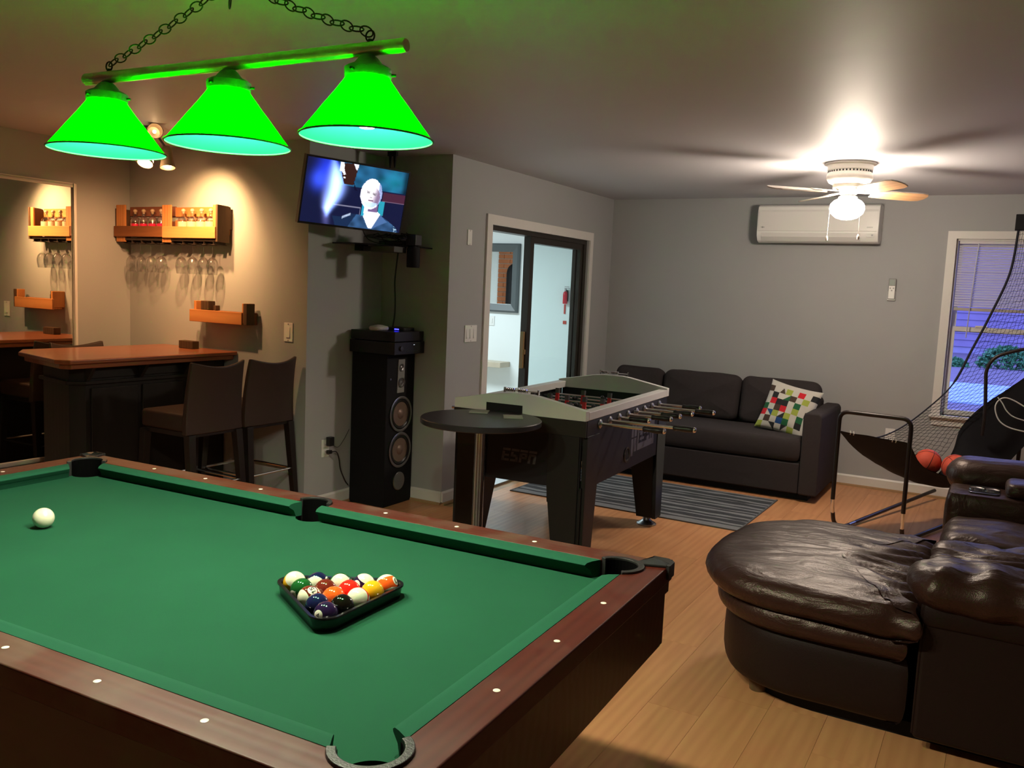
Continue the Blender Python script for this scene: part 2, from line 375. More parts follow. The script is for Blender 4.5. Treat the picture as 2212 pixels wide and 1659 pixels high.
struct('wall_column', MB().box(AX, CY, -0.005, DX, CY+0.12, H), M_WALL)
D0, D1, DZ = 5.335, 7.0, 1.945
struct('wall_door_side', MB().box(DX-0.12, CY+0.12, -0.005, DX, D0, H).box(DX-0.12, D1, -0.005, DX, BY, H).box(DX-0.12, D0, DZ, DX, D1, H), M_WALL)
WX0, WX1, WZ0, WZ1 = -0.382, 0.46, 0.66, 2.02
struct('wall_back', MB().box(DX-0.12, BY, -0.005, WX0, BY+0.15, H).box(WX1, BY, -0.005, 2.7, BY+0.15, H).box(WX0, BY, -0.005, WX1, BY+0.15, WZ0).box(WX0, BY, WZ1, WX1, BY+0.15, H), M_WALL)
struct('wall_right', MB().box(2.6, -2.32, -0.005, 2.7, BY, H), M_WALL)
struct('wall_front', MB().box(LX, -2.32, -0.005, 2.6, -2.2, H), M_WALL)
struct('wall_hall_far', MB().box(-8.2, 8.5, -0.006, DX-0.12, 8.7, H), M_HALL)
struct('wall_hall_left', MB().box(-8.2, 5.06, -0.006, -8.1, 8.5, H), M_HALL)
struct('wall_hall_right', MB().box(DX-0.121, BY+0.15, -0.006, DX-0.0, 8.5, H), M_HALL)
struct('wall_hall_near', MB().box(-8.2, 4.945, -0.006, DX-0.121, 5.06, H), M_HALL)
def baseboard(name, x0, y0, x1, y1, nx_, ny_):
    d = Vector((x1-x0, y1-y0)); L = d.length; a = atan2(d.y, d.x)
    side = 1 if (Vector((-sin(a), cos(a))).dot(Vector((nx_, ny_))) > 0) else -1
    t = side
    prof = [(0,0.012),(0.013*t,0.012),(0.013*t,0.080),(0.006*t,0.092),(0,0.092)]
    b = struct(name, MB().extr(prof, 0, 0, L), M_TRIM, loc=(x0, y0, 0), rot=(0,0,a)); b['kind'] = 'structure'
    struct('shoe_moulding', MB().extr([(0,0),(0.022*t,0),(0.020*t,0.012),(0.013*t,0.018),(0,0.018)], 0, 0, L), M_SHOE, b)
baseboard('baseboard_back', DX, BY, 2.6, BY, 0, -1)
baseboard('baseboard_door_side', DX, CY, DX, D0-0.07, 1, 0)
baseboard('baseboard_column', AX, CY, DX, CY, 0, -1)
baseboard('baseboard_alcove', AX, WY, AX, CY, 1, 0)
baseboard('baseboard_bar', LX, WY, AX, WY, 0, -1)
baseboard('baseboard_left', LX, -2.2, LX, WY, 1, 0)
# sliding door
d1 = struct('door_1', MB().box(DX-0.125, D0-0.072, DZ-0.005, DX+0.016, D1+0.06, DZ+0.065).box(DX-0.001, D0-0.072, 0, DX+0.016, D0, DZ-0.005).box(DX-0.001, D1, 0, DX+0.016, D1+0.06, DZ-0.005), M_TRIM)
struct('jamb', MB().box(DX-0.118, D0, 0.0, DX-0.004, D0+0.006, DZ-0.006).box(DX-0.118, D1-0.05, 0.0, DX-0.02, D1, DZ-0.006).box(DX-0.118, D0+0.006, DZ-0.04, DX-0.02, D1-0.05, DZ-0.006), M_BRONZE, d1)
struct('threshold', MB().box(DX-0.118, D0+0.006, -0.005, DX-0.004, D1-0.05, 0.012), M_STEEL, d1)
def panel(name, x, y0, y1, st):
    z1 = DZ-0.041
    p = struct(name, MB().box(x-0.016, y0, 0.013, x+0.016, y0+st, z1).box(x-0.016, y1-0.05, 0.013, x+0.016, y1, z1).box(x-0.016, y0+st, z1-0.05, x+0.016, y1-0.05, z1).box(x-0.016, y0+st, 0.013, x+0.016, y1-0.05, 0.08), M_BRONZE, d1)
    struct('pane', MB().box(x-0.003, y0+st, 0.081, x+0.003, y1-0.05, z1-0.051), M_PANE, p)
    return p
panel('fixed_panel', DX-0.045, 5.985, 6.948, 0.06)
sp = panel('sliding_panel', DX-0.090, 6.02, 6.945, 0.05)
struct('door_handle', MB().box(DX-0.072, 5.955, 0.87, DX-0.040, 5.980, 1.16).box(DX-0.062, 5.967, 0.98, DX-0.030, 5.984, 1.02), mat('handle_wood', (0.30,0.19,0.08), 0.5), d1, bevel=0.004)
# window
w1 = struct('window_1', MB().box(WX0-0.062, BY-0.014, WZ0-0.0, WX0, BY+0.001, WZ1+0.058).box(WX1, BY-0.014, WZ0, WX1+0.062, BY+0.001, WZ1+0.058).box(WX0, BY-0.014, WZ1, WX1, BY+0.001, WZ1+0.058), M_TRIM)
struct('window_sill', MB().box(WX0-0.075, BY-0.045, WZ0-0.022, WX1+0.075, BY+0.10, WZ0+0.0).box(WX0-0.055, BY-0.012, WZ0-0.085, WX1+0.055, BY+0.001, WZ0-0.022), M_TRIM, w1, bevel=0.003)
fr = struct('window_frame', MB().box(WX0, BY+0.02, WZ0, WX0+0.012, BY+0.14, WZ1).box(WX1-0.012, BY+0.02, WZ0, WX1, BY+0.14, WZ1).box(WX0+0.012, BY+0.02, WZ1-0.012, WX1-0.012, BY+0.14, WZ1), M_TRIM, w1)
def sash(y, z0, z1):
    s = struct('sash', MB().box(WX0+0.012, y, z0, WX0+0.045, y+0.03, z1).box(WX1-0.045, y, z0, WX1-0.012, y+0.03, z1).box(WX0+0.045, y, z0, WX1-0.045, y+0.03, z0+0.04).box(WX0+0.045, y, z1-0.035, WX1-0.045, y+0.03, z1), M_TRIM, w1)
    struct('pane', MB().box(WX0+0.045, y+0.012, z0+0.04, WX1-0.045, y+0.018, z1-0.035), M_PANE, s)
sash(BY+0.065, WZ0, 1.352); sash(BY+0.105, 1.31, WZ1-0.012)
struct('sash_lock', MB().box(-0.20, BY+0.055, 1.352, -0.12, BY+0.085, 1.365), M_TRIM, w1)
bl = thing('window_blind', 'white slatted blind pulled halfway down in the right-hand window', 'blind', (0, BY+0.045, WZ1))
bx0, bx1 = WX0+0.022, WX1-0.018
M_SLAT = mat('blind_slat', (0.66, 0.63, 0.66), 0.5)
obj('head_rail', MB().box(bx0, -0.018, -0.035, bx1, 0.012, -0.013), M_SLAT, bl)
slat = mesh('slat', MB().hexa([(bx0,-0.010,-0.010),(bx1,-0.010,-0.010),(bx1,0.010,0.006),(bx0,0.010,0.006)], [(bx0,-0.010,-0.0092),(bx1,-0.010,-0.0092),(bx1,0.010,0.0068),(bx0,0.010,0.0068)]), M_SLAT)
for k in range(25): link('slat', slat, bl, (0, -0.003, -0.052-0.0188*k))
obj('bottom_rail', MB().box(bx0, -0.014, -0.545, bx1, 0.010, -0.520), mat('blind_rail', (0.45,0.40,0.38), 0.5), bl, bevel=0.002)
obj('wand', MB().tube([(bx0+0.13, -0.024, -0.03), (bx0+0.115, -0.030, -0.40), (bx0+0.105, -0.030, -0.75)], 0.004, 6), mat('wand_plastic', (0.5,0.5,0.55), 0.3), bl)
# outdoors at dusk
def plainM(n, c): return mat(n, c, 0.8, var=0.2, vscale=2)
struct('ground', MB().box(-30, BY+0.15, -0.6, 40, 60, -0.5), plainM('dusk_ground', (0.17, 0.13, 0.17)))
tag(obj('driveway', MB().box(-30, 20.5, -0.499, 35, 26.0, -0.47), plainM('driveway_concrete', (0.36, 0.48, 0.72))), 'pale concrete strip of driveway crossing the yard outside the window', 'driveway')
hs = thing('house', 'neighbouring house wall of wide clapboards seen through the window', 'house', (0, 44.0, -0.5))
obj('wall', MB().box(-16, 0.0, 0, 16, 8, 6.4), plainM('siding_base', (0.34, 0.30, 0.42)), hs)
cb = mesh('clapboard', MB().hexa([(-16,-0.06,0),(16,-0.06,0),(16,0,0),(-16,0,0)], [(-16,-0.02,0.30),(16,-0.02,0.30),(16,0,0.30),(-16,0,0.30)]), plainM('siding', (0.26, 0.20, 0.32)))
for k in range(20): link('clapboard', cb, hs, (0, 0, 0.3+0.303*k))
obj('roof', MB().extr([(-0.5,6.4),(8.5,6.4),(8.5,6.6),(4.0,9.0)], 0, -16.3, 16.3), plainM('roof_shingle', (0.08,0.08,0.10)), hs)
def bush(x, y, sx, sz, lab):
    random.seed(int(x*10)+50)
    mb = MB()
    for k in range(700):
        a = random.random()*2*pi; b = random.random()*pi/2; rr = 0.75+0.25*random.random()
        p = Vector((cos(a)*cos(b)*sx*rr, sin(a)*cos(b)*0.35*rr, sin(b)*sz*rr+0.03)); u = Vector((random.uniform(-1,1),random.uniform(-1,1),random.uniform(-1,1))).normalized()*0.12; w = u.orthogonal().normalized()*0.05
        mb.add([p-u, p+w, p+u, p-w], [(0,1,2,3)])
    t = thing('shrub', lab, 'shrub', (x, y, -0.5))
    f = obj('foliage', mb, mat('leaf_green', (0.05, 0.20, 0.07), 0.6), t); f['kind'] = 'stuff'
    obj('stem', MB().tube([(0,0,0),(0.02,0,sz*0.5)], 0.02, 6).tube([(0,0,0),(-0.1,0,sz*0.4)], 0.015, 6), M_DARKWOOD, t)
bush(-1.75, 33.5, 0.8, 0.30, 'low green shrub at the left outside the window'); bush(0.15, 34.0, 0.95, 0.75, 'taller green shrub outside the window behind the netting')

# hall contents seen through the sliding door
t = thing('framed_mirror', 'large dark grey framed mirror on the bright hall wall', 'mirror', (-5.12, 8.5, 1.61))
MW, MH = 0.36, 0.385
prof = [(0,0),(0.0,-0.035),(0.02,-0.045),(0.09,-0.022),(0.095,-0.008),(0.095,0)]
mb = MB()
def fr_side(L, W):
    pass
for (ax, ay, bx, by) in ((-MW,-MH,MW,-MH),(MW,-MH,MW,MH),(MW,MH,-MW,MH),(-MW,MH,-MW,-MH)):
    d = Vector((bx-ax, by-ay)).normalized(); n = Vector((-d.y, d.x)); vs = []
    for (px, py), s in (((ax,ay),1),((bx,by),-1)):
        for (q, dep) in prof: c_ = Vector((px,py))+n*q+d*q*s; vs.append((c_.x, dep-0.001, c_.y))
    k = len(prof); mb.add(vs, [tuple(range(k)), tuple(range(2*k-1,k-1,-1))]+[(i,(i+1)%k,k+(i+1)%k,k+i) for i in range(k)])
obj('frame', mb, mat('grey_frame', (0.085,0.10,0.105), 0.4), t)
obj('mirror_glass', MB().box(-MW+0.09, -0.010, -MH+0.09, MW-0.09, -0.004, MH-0.09), mat('mirror_silver', (0.9,0.92,0.92), 0.01, 1.0), t)
t = thing('fire_extinguisher', 'red fire extinguisher hanging on the hall wall behind the door glass', 'extinguisher', (-4.165, 8.5, 1.355))
obj('cylinder', MB().lathe([(0.001,0),(0.022,0),(0.026,0.006),(0.026,0.105),(0.020,0.125),(0.008,0.135),(0.001,0.135)], 20, (0,-0.04,0)), mat('extinguisher_red', (0.60,0.03,0.05), 0.25), t, smooth=True)
obj('valve', MB().box(-0.008,-0.048,0.135,0.008,-0.032,0.165).box(-0.012,-0.044,0.165,0.045,-0.036,0.172).box(-0.010,-0.044,0.180,0.040,-0.036,0.188), M_STEEL, t)
obj('hose', MB().tube([(0.008,-0.04,0.15),(0.03,-0.04,0.14),(0.034,-0.04,0.09),(0.032,-0.04,0.03)], 0.006, 8), M_BLACK, t, smooth=True)
obj('bracket', MB().box(-0.012,-0.013,0.02,0.012,-0.001,0.15), M_BLACK, t)
TAG = mat('tag_red', (0.55,0.06,0.05), 0.6)
tag(obj('inspection_tag', MB().box(-4.190, 8.492, 1.245, -4.172, 8.4985, 1.350), TAG), 'narrow red tag hanging right under the hall fire extinguisher', 'tag')
tag(obj('inspection_tag', MB().box(-4.195, 8.492, 1.135, -4.155, 8.4985, 1.170), TAG), 'small square red sticker on the hall wall below the extinguisher tag', 'sticker')
t = thing('hall_switch', 'white switch plate under the framed hall mirror', 'switch', (-5.10, 8.5, 1.12))
obj('plate', MB().box(-0.035,-0.008,-0.055,0.035,-0.001,0.055), M_WHITE, t, bevel=0.002); obj('rocker', MB().box(-0.012,-0.013,-0.025,0.012,-0.0085,0.025), M_WHITE, t)
t = thing('hall_shelf', 'pale wooden ledge on the hall wall seen low through the open door', 'shelf', (-4.84, 8.5, 0.61))
pw_ = mat('pale_ash', (0.55,0.47,0.36), 0.5, var=0.15, vscale=8)
obj('shelf_board', MB().box(-1.6,-0.22,0.0,0.0,-0.001,0.058), pw_, t, bevel=0.004)
for x in (-1.4, -0.75): obj('bracket', MB().box(x, -0.18, -0.14, x+0.03, -0.001, -0.0005), pw_, t)
t = thing('brick_chimney', 'red brick chimney breast across the hall seen in the framed mirror', 'chimney', (-6.45, 5.06, 0))
obj('core', MB().box(-0.6, 0.001, 0, 0.6, 0.03, 2.34), M_MORTAR, t)
bm_ = mesh('brick', MB().box(0,0.03,0,0.205,0.045,0.062), M_BRICK); bh_ = mesh('brick', MB().box(0,0.03,0,0.098,0.045,0.062), M_BRICK)
for r_ in range(15):
    for c_ in range(5):
        x = -0.6+0.215*c_+(0.108 if r_%2 else 0)
        link('brick', bm_, t, (x+0.002, random.random()*0.003, 1.0+0.074*r_))
    link('brick', bh_, t, (-0.598 if r_%2 else 0.477, 0, 1.0+0.074*r_))
ob = obj('lower_brickwork', MB(), M_BRICK, t) if False else None
t = thing('stove_pipe', 'black stove pipe with an elbow against the hall chimney bricks', 'pipe', (-6.70, 5.30, 0))
obj('pipe', MB().tube([(0,0,0.6),(0,0,1.72)]+[(0,-0.09*(1-cos(R(a))),1.72+0.09*sin(R(a))) for a in range(15,91,15)]+[(0,-0.19,1.81)], 0.07, 16), M_BLACKM, t, smooth=True)
obj('stove', MB().box(-0.25,-0.10,0.12,0.25,0.35,0.60), M_BLACKM, t, bevel=0.01)
for x in (-0.22,0.18):
    for y in (-0.07,0.27): obj('leg', MB().box(x,y,0,x+0.04,y+0.04,0.12), M_BLACKM, t)

# wall plates
def plate(name, label, X, Y, z, axis, w, h, gangs, blank=False):
    t = thing(name, label, 'switch' if gangs else 'plate', (X, Y, z), 0 if axis == 'y' else R(90))
    obj('plate', MB().box(-w/2,-0.007,-h/2,w/2,-0.0005,h/2), M_WHITE, t, bevel=0.0025)
    for g in range(gangs):
        x = (g-(gangs-1)/2)*0.046
        obj('rocker', MB().hexa([(x-0.016,-0.013,-0.033),(x+0.016,-0.013,-0.033),(x+0.016,-0.007,-0.033),(x-0.016,-0.007,-0.033)], [(x-0.016,-0.009,0.033),(x+0.016,-0.009,0.033),(x+0.016,-0.007,0.033),(x-0.016,-0.007,0.033)]), M_WHITE, t)
    for s in (-1,1):
        obj('screw', MB().lathe([(0.001,0),(0.0035,0),(0.0035,0.0015),(0.001,0.0015)], 8, (0,-0.007,s*(h/2-0.008)), Matrix.Rotation(R(90),3,'X')), M_STEEL, t)
    return t
plate('light_switch', 'white light switch on the warm-lit bar wall right of the small shelf', -3.95, WY, 1.155, 'y', 0.075, 0.12, 1)
plate('triple_light_switch', 'white three-rocker switch plate left of the sliding door', DX, 5.11, 1.168, 'x', 0.155, 0.118, 3)
plate('blank_plate', 'narrow white blank plate high on the wall left of the sliding door', DX, 5.052, 1.828, 'x', 0.055, 0.105, 0)
t = thing('remote_control', 'white air conditioner remote in its holder on the back wall', 'remote', (-0.806, BY, 1.615))
obj('holder', MB().box(-0.030,-0.020,-0.085,0.030,-0.001,-0.01), M_WHITE, t, bevel=0.004)
obj('body', MB().box(-0.027,-0.030,-0.075,0.027,-0.0205,0.088), mat('remote_grey', (0.25,0.25,0.24), 0.4), t, bevel=0.004)
obj('face', MB().box(-0.022,-0.033,-0.07,0.022,-0.0305,0.03), M_WHITE, t)
obj('screen', MB().box(-0.019,-0.033,0.038,0.019,-0.0305,0.080), mat('lcd_grey', (0.30,0.33,0.32), 0.2), t)
for k in range(3): obj('button', MB().lathe([(0.001,0),(0.006,0),(0.006,0.002),(0.001,0.002)], 10, (-0.012+0.012*k,-0.033,0.012-0.018*(k%2)), Matrix.Rotation(R(90),3,'X')), mat('remote_button', (0.35,0.35,0.34), 0.5), t)
def outlet(label, X, Y, z, rz):
    t = thing('wall_outlet', label, 'outlet', (X, Y, z), rz)
    obj('plate', MB().box(-0.036,-0.006,-0.058,0.036,-0.0005,0.058), M_WHITE, t, bevel=0.002)
    for s in (-1,1): 
        r_ = obj('socket', MB().box(-0.016,-0.009,s*0.022-0.014,0.016,-0.0065,s*0.022+0.014), M_WHITE, t, bevel=0.002)
        obj('slot', MB().box(-0.008,-0.0095,s*0.022-0.005,-0.005,-0.0085,s*0.022+0.006).box(0.005,-0.0095,s*0.022-0.005,0.008,-0.0085,s*0.022+0.006), M_BLACK, r_)
    return t
outlet('white wall outlet low on the back wall behind the basketball game', -0.725, BY, 0.45, 0)
outlet('white wall outlet beside the tower speaker with two plugs in it', AX, 4.27, 0.40, R(90))

# ---------------------------------------------------------------- pool table (local frame u along the long side, v across)
TL, TW, BED, RT = 1.981, 0.9905, 0.764, 0.809
TX, TY, TH = -2.7493, 0.8966, 0.03862
def tw(u, v, z): return Vector((TX+cos(TH)*u-sin(TH)*v, TY+sin(TH)*u+cos(TH)*v, z))
pt = thing('pool_table', 'mahogany pool table with a green cloth filling the foreground', 'pool table', (TX, TY, 0), TH)
RP, OR = 0.050, 0.0655
corners = [(-0.019, -0.019, 225), (TL+0.019, -0.019, 315), (TL+0.019, TW+0.019, 45), (-0.019, TW+0.019, 135)]
sides = [(TL/2, -0.047, 270), (TL/2, TW+0.047, 90)]
# slate with cloth, notched at the pockets
e = 0.04
def notch(cx, cy, r, ang, half, n=14):   # concave arc, walked clockwise
    return [(cx+r*cos(R(ang+180+half-2*half*i/n)), cy+r*sin(R(ang+180+half-2*half*i/n))) for i in range(n+1)]
poly = []
for (cx, cy, a) in (corners[0], sides[0], corners[1], corners[2], sides[1], corners[3]):
    poly += notch(cx, cy, 0.051, a, 66 if a % 90 else 80)
cl = obj('playing_surface', MB().prism(poly, BED-0.03, BED), M_FELT, pt)
cl['label'] = 'green cloth playing surface'
# cushions
def cushion(A, B, n, ca, cb):
    A = Vector(A); B = Vector(B); n = Vector(n); d = (B-A).normalized()
    prof = [(0.0, 0.800), (0.001, 0.796), (0.016, 0.785), (0.024, BED+0.0005), (0.043, BED+0.0005), (0.0435, RT-0.001), (0.020, RT-0.0015), (0.006, RT-0.004)]
    vs = []
    for P_, s, c in ((A, 1, ca), (B, -1, cb)):
        for q, z in prof:
            p = P_ - n*q + d*s*(-(q)*c); vs.append((p.x, p.y, z))
    k = len(prof)
    return MB().add(vs, [tuple(range(k)), tuple(range(2*k-1, k-1, -1))]+[(i, (i+1)%k, k+(i+1)%k, k+i) for i in range(k)])
c1 = 0.064; c2 = 0.052
for (A, B, n, ca, cb) in (((c1,0),(TL/2-c2,0),(0,1),0.6,0.3), ((TL/2+c2,0),(TL-c1,0),(0,1),0.3,0.6), ((c1,TW),(TL/2-c2,TW),(0,-1),0.6,0.3), ((TL/2+c2,TW),(TL-c1,TW),(0,-1),0.3,0.6),
                          ((0,c1),(0,TW-c1),(1,0),0.6,0.6), ((TL,c1),(TL,TW-c1),(-1,0),0.6,0.6)):
    obj('cushion', cushion(A, B, n, ca, cb), M_FELT2, pt, smooth=True)
# wooden rails
o_, i_ = 0.128, 0.0438
def arcpts(cx, cy, r, a0, a1, n=12): return [(cx+r*cos(R(a0+(a1-a0)*k/n)), cy+r*sin(R(a0+(a1-a0)*k/n))) for k in range(n+1)]
rr = 0.0625
def long_rail(top):
    c = corners[0]; cx, cy = c[0], c[1]
    a0 = math.degrees(atan2(-i_-cy, sqrt(rr*rr-(i_+cy)**2)))
    pts = [(-o_, -o_)]+arcpts(cx, cy, rr, 225, 360+a0)
    s = sides[0]; h = math.degrees(math.asin((0.047-i_)/0.060))
    pts += arcpts(s[0], s[1], 0.060, 180-h, 360+h, 16)
    pts += [(TL-x, y) for x, y in reversed(arcpts(cx, cy, rr, 225, 360+a0))]+[(TL+o_, -o_)]
    if top: pts = [(TL-x, TW-y) for x, y in pts]
    return pts
def short_rail(right):
    cx, cy = corners[0][:2]
    a0 = math.degrees(atan2(sqrt(rr*rr-(i_+cx)**2), -i_-cx))
    pts = [(-o_, TW+o_)]+[(x, TW-y) for x, y in arcpts(cx, cy, rr, 225, a0)]+[(x, y) for x, y in reversed(arcpts(cx, cy, rr, 225, a0))]+[(-o_, -o_)]
    if right: pts = [(TL-x, TW-y) for x, y in pts]
    return pts
for k in (0, 1):
    obj('rail', MB().prism(long_rail(k), RT-0.045, RT), M_RAILX, pt, bevel=0.004)
    obj('rail', MB().prism(short_rail(k), RT-0.045, RT), M_RAILY, pt, bevel=0.004)
dot = mesh('rail_sight', MB().lathe([(0.001,0),(0.0065,0),(0.0065,0.0006),(0.004,0.0012),(0.001,0.0014)], 16), M_PEARL)
for i in (1,2,3,5,6,7):
    for v in (-0.0843, TW+0.0843): link('rail_sight', dot, pt, (TL*i/8, v, RT))
for i in (1,2,3):
    for u in (-0.0843, TL+0.0843): link('rail_sight', dot, pt, (u, TW*i/4, RT))
# pockets
for (cx, cy, a) in corners+sides:
    cor = a % 90 != 0; ri = RP if cor else 0.047; ro = OR if cor else 0.060; hf = 126 if cor else 95
    out = arcpts(cx, cy, ro, a-hf*0.85, a+hf*0.85, 20); inn = arcpts(cx, cy, ri, a+hf*0.85, a-hf*0.85, 20)
    pk = obj('pocket', MB().prism(out+inn, BED-0.10, RT+0.006), M_POCKET, pt, bevel=0.002)
    obj('pocket_liner', MB().lathe([(0.001,0),(ri-0.004,0),(ri-0.001,0.01),(ri-0.001,0.066),(ri-0.004,0.066),(ri-0.006,0.012),(0.001,0.008)], 24, (cx, cy, BED-0.100)), M_BLACKM, pk)
    hb = hf*0.84; q1 = arcpts(cx, cy, ri-0.0004, a-hb, a+hb, 20); q2 = arcpts(cx, cy, ri-0.0016, a+hb, a-hb, 20)
    obj('pocket_wall', MB().prism(q1+q2, BED-0.032, RT+0.0005), mat('pocket_inner', (0.0015,0.0015,0.0015), 0.9, spec=0.05), pk)
    if cor:
        dx, dy = cos(R(a)), sin(R(a)); sx = 1 if dx > 0 else -1; sy = 1 if dy > 0 else -1
        ox = (TL+o_ if sx > 0 else -o_); oy = (TW+o_ if sy > 0 else -o_)
        bx = cx+dx*(ro-0.006); by = cy+dy*(ro-0.006)
        m = 0.055; w = 0.012
        pts = [(bx+dy*w, by-dx*w), (ox-(0 if dx*sx*1 else 0), oy-sy*m), (ox+sx*0.008, oy-sy*m), (ox+sx*0.008, oy-sy*0.012), (ox-sx*0.012, oy+sy*0.008), (ox-sx*m, oy+sy*0.008), (ox-sx*m, oy), (bx-dy*w, by+dx*w)]
        if sx*sy < 0: pts[0], pts[-1] = (bx-dy*w, by+dx*w), (bx+dy*w, by-dx*w)
        if True:
            # wedge on top, then the wrap down the corner
            top = [(bx+dy*w*sx*sy, by-dx*w*sx*sy), (ox, oy-sy*m), (ox, oy), (ox-sx*m, oy), (bx-dy*w*sx*sy, by+dx*w*sx*sy)]
            if sx*sy < 0: top.reverse()
            obj('corner_cap', MB().prism(top, RT+0.0005, RT+0.007).prism([(ox, oy-sy*m), (ox+sx*0.008, oy-sy*m), (ox+sx*0.008, oy-sy*0.012), (ox-sx*0.012, oy+sy*0.008), (ox-sx*m, oy+sy*0.008), (ox-sx*m, oy), (ox, oy)][::(1 if sx*sy > 0 else -1)], RT-0.03, RT+0.007), M_POCKET, pt, bevel=0.002)
# cabinet
ai = 0.012
x0, x1, y0, y1 = -o_+ai, TL+o_-ai, -o_+ai, TW+o_-ai
obj('apron', MB().box(x0, y0, 0.595, x1, y0+0.02, RT-0.046), M_APRON, pt, bevel=0.002)
obj('apron', MB().box(x0, y1-0.02, 0.595, x1, y1, RT-0.046), M_APRON, pt, bevel=0.002)
obj('apron', MB().box(x0, y0+0.02, 0.595, x0+0.02, y1-0.02, RT-0.046), M_APRON, pt)
obj('apron', MB().box(x1-0.02, y0+0.02, 0.595, x1, y1-0.02, RT-0.046), M_APRON, pt)
for (xa, ya, xb, yb) in ((x0-0.006,y0-0.006,x1+0.006,y0),(x0-0.006,y1,x1+0.006,y1+0.006),(x0-0.006,y0,x0,y1),(x1,y0,x1+0.006,y1)):
    obj('apron_moulding', MB().box(xa, ya, RT-0.075, xb, yb, RT-0.0455), M_APRON, pt)
obj('cabinet_floor', MB().box(x0+0.02, y0+0.02, 0.62, x1-0.02, y1-0.02, 0.635), M_APRON, pt)
for ux in (0.10, TL-0.24):
    for vy in (0.05, TW-0.19):
        obj('leg', MB().hexa([(ux+.02,vy+.02,0.03),(ux+.12,vy+.02,0.03),(ux+.12,vy+.12,0.03),(ux+.02,vy+.12,0.03)], [(ux,vy,0.62),(ux+.14,vy,0.62),(ux+.14,vy+.14,0.62),(ux,vy+.14,0.62)]).lathe([(0.001,0),(0.04,0),(0.04,0.03),(0.001,0.03)], 16, (ux+.07, vy+.07, 0)), M_APRON, pt, bevel=0.003)

# balls
BR = 0.0265
def ball_mat(name, col, stripe):
    m, nt, p = new_mat(name); N = nt.nodes; K = nt.links
    p.inputs['Roughness'].default_value = 0.06; p.inputs['Coat Weight'].default_value = 0.6; p.inputs['Coat Roughness'].default_value = 0.03
    if not stripe: p.inputs['Base Color'].default_value = (*col, 1); return m
    tc = N.new('ShaderNodeTexCoord'); sx = N.new('ShaderNodeSeparateXYZ'); K.new(tc.outputs['Object'], sx.inputs[0])
    ab = N.new('ShaderNodeMath'); ab.operation = 'ABSOLUTE'; K.new(sx.outputs[2], ab.inputs[0])
    gt = N.new('ShaderNodeMath'); gt.operation = 'GREATER_THAN'; gt.inputs[1].default_value = 0.52*BR; K.new(ab.outputs[0], gt.inputs[0])
    mx = N.new('ShaderNodeMix'); mx.data_type = 'RGBA'; mx.inputs[6].default_value = (*col, 1); mx.inputs[7].default_value = (0.82, 0.78, 0.60, 1)
    K.new(gt.outputs[0], mx.inputs[0]); K.new(mx.outputs[2], p.inputs['Base Color']); return m
sphere_me = {}
def scr(P, a, b):
    """unit vector at P whose seen position on the ball is (a right, b up) in radii"""
    c = (Vector((0,0,CAMZ))-P).normalized(); r_ = c.cross(Vector((0,0,1))).normalized()*-1; u_ = c.cross(r_).normalized()
    if u_.z < 0: u_ = -u_
    z = sqrt(max(0, 1-a*a-b*b)) if a*a+b*b < 1 else 0
    return (r_*a+u_*b+c*z).normalized()
DISC = mat('number_disc', (0.85, 0.82, 0.68), 0.1)
INK = mat('number_ink', (0.01, 0.01, 0.01), 0.3)
# strokes on a 4 x 6 grid, for digits and letters
GL = {'0':[(0,0,0,6),(0,6,4,6),(4,6,4,0),(4,0,0,0)],'1':[(2,0,2,6),(0.6,4.6,2,6)],'2':[(0,5,1,6),(1,6,3,6),(3,6,4,5),(4,5,4,4),(4,4,0,0),(0,0,4,0)],
 '3':[(0,6,4,6),(4,6,2,3.4),(2,3.4,4,2.4),(4,2.4,4,1),(4,1,3,0),(3,0,0,0)],'4':[(3,0,3,6),(3,6,0,2),(0,2,4,2)],'5':[(4,6,0,6),(0,6,0,3.4),(0,3.4,3,3.4),(3,3.4,4,2.4),(4,2.4,4,1),(4,1,3,0),(3,0,0,0)],
 '6':[(4,6,1,5),(1,5,0,3),(0,3,0,0),(0,0,4,0),(4,0,4,3),(4,3,0,3)],'7':[(0,6,4,6),(4,6,1.5,0)],'8':[(0,0,0,6),(0,6,4,6),(4,6,4,0),(4,0,0,0),(0,3,4,3)],'9':[(4,0,4,6),(4,6,0,6),(0,6,0,3),(0,3,4,3)]}
def text_mb(txt, h, d, wt=0.16, M=None):
    mb = MB(); u = h/6; adv = 5.8*u; W = adv*len(txt)-1.8*u
    for k, ch in enumerate(txt):
        for (ax, ay, bx, by) in GL[ch]:
            A = Vector((ax*u-W/2+adv*k, ay*u-h/2)); B = Vector((bx*u-W/2+adv*k, by*u-h/2)); t = (B-A).normalized()*wt*h/2; n = Vector((-t.y, t.x))
            q = [A-t-n, B+t-n, B+t+n, A-t+n]
            vs = [(p.x, p.y, z) for z in (0, d) for p in q]
            if M: vs = [M @ Vector(v) for v in vs]
            mb.hexa(vs[:4], vs[4:])
    return mb
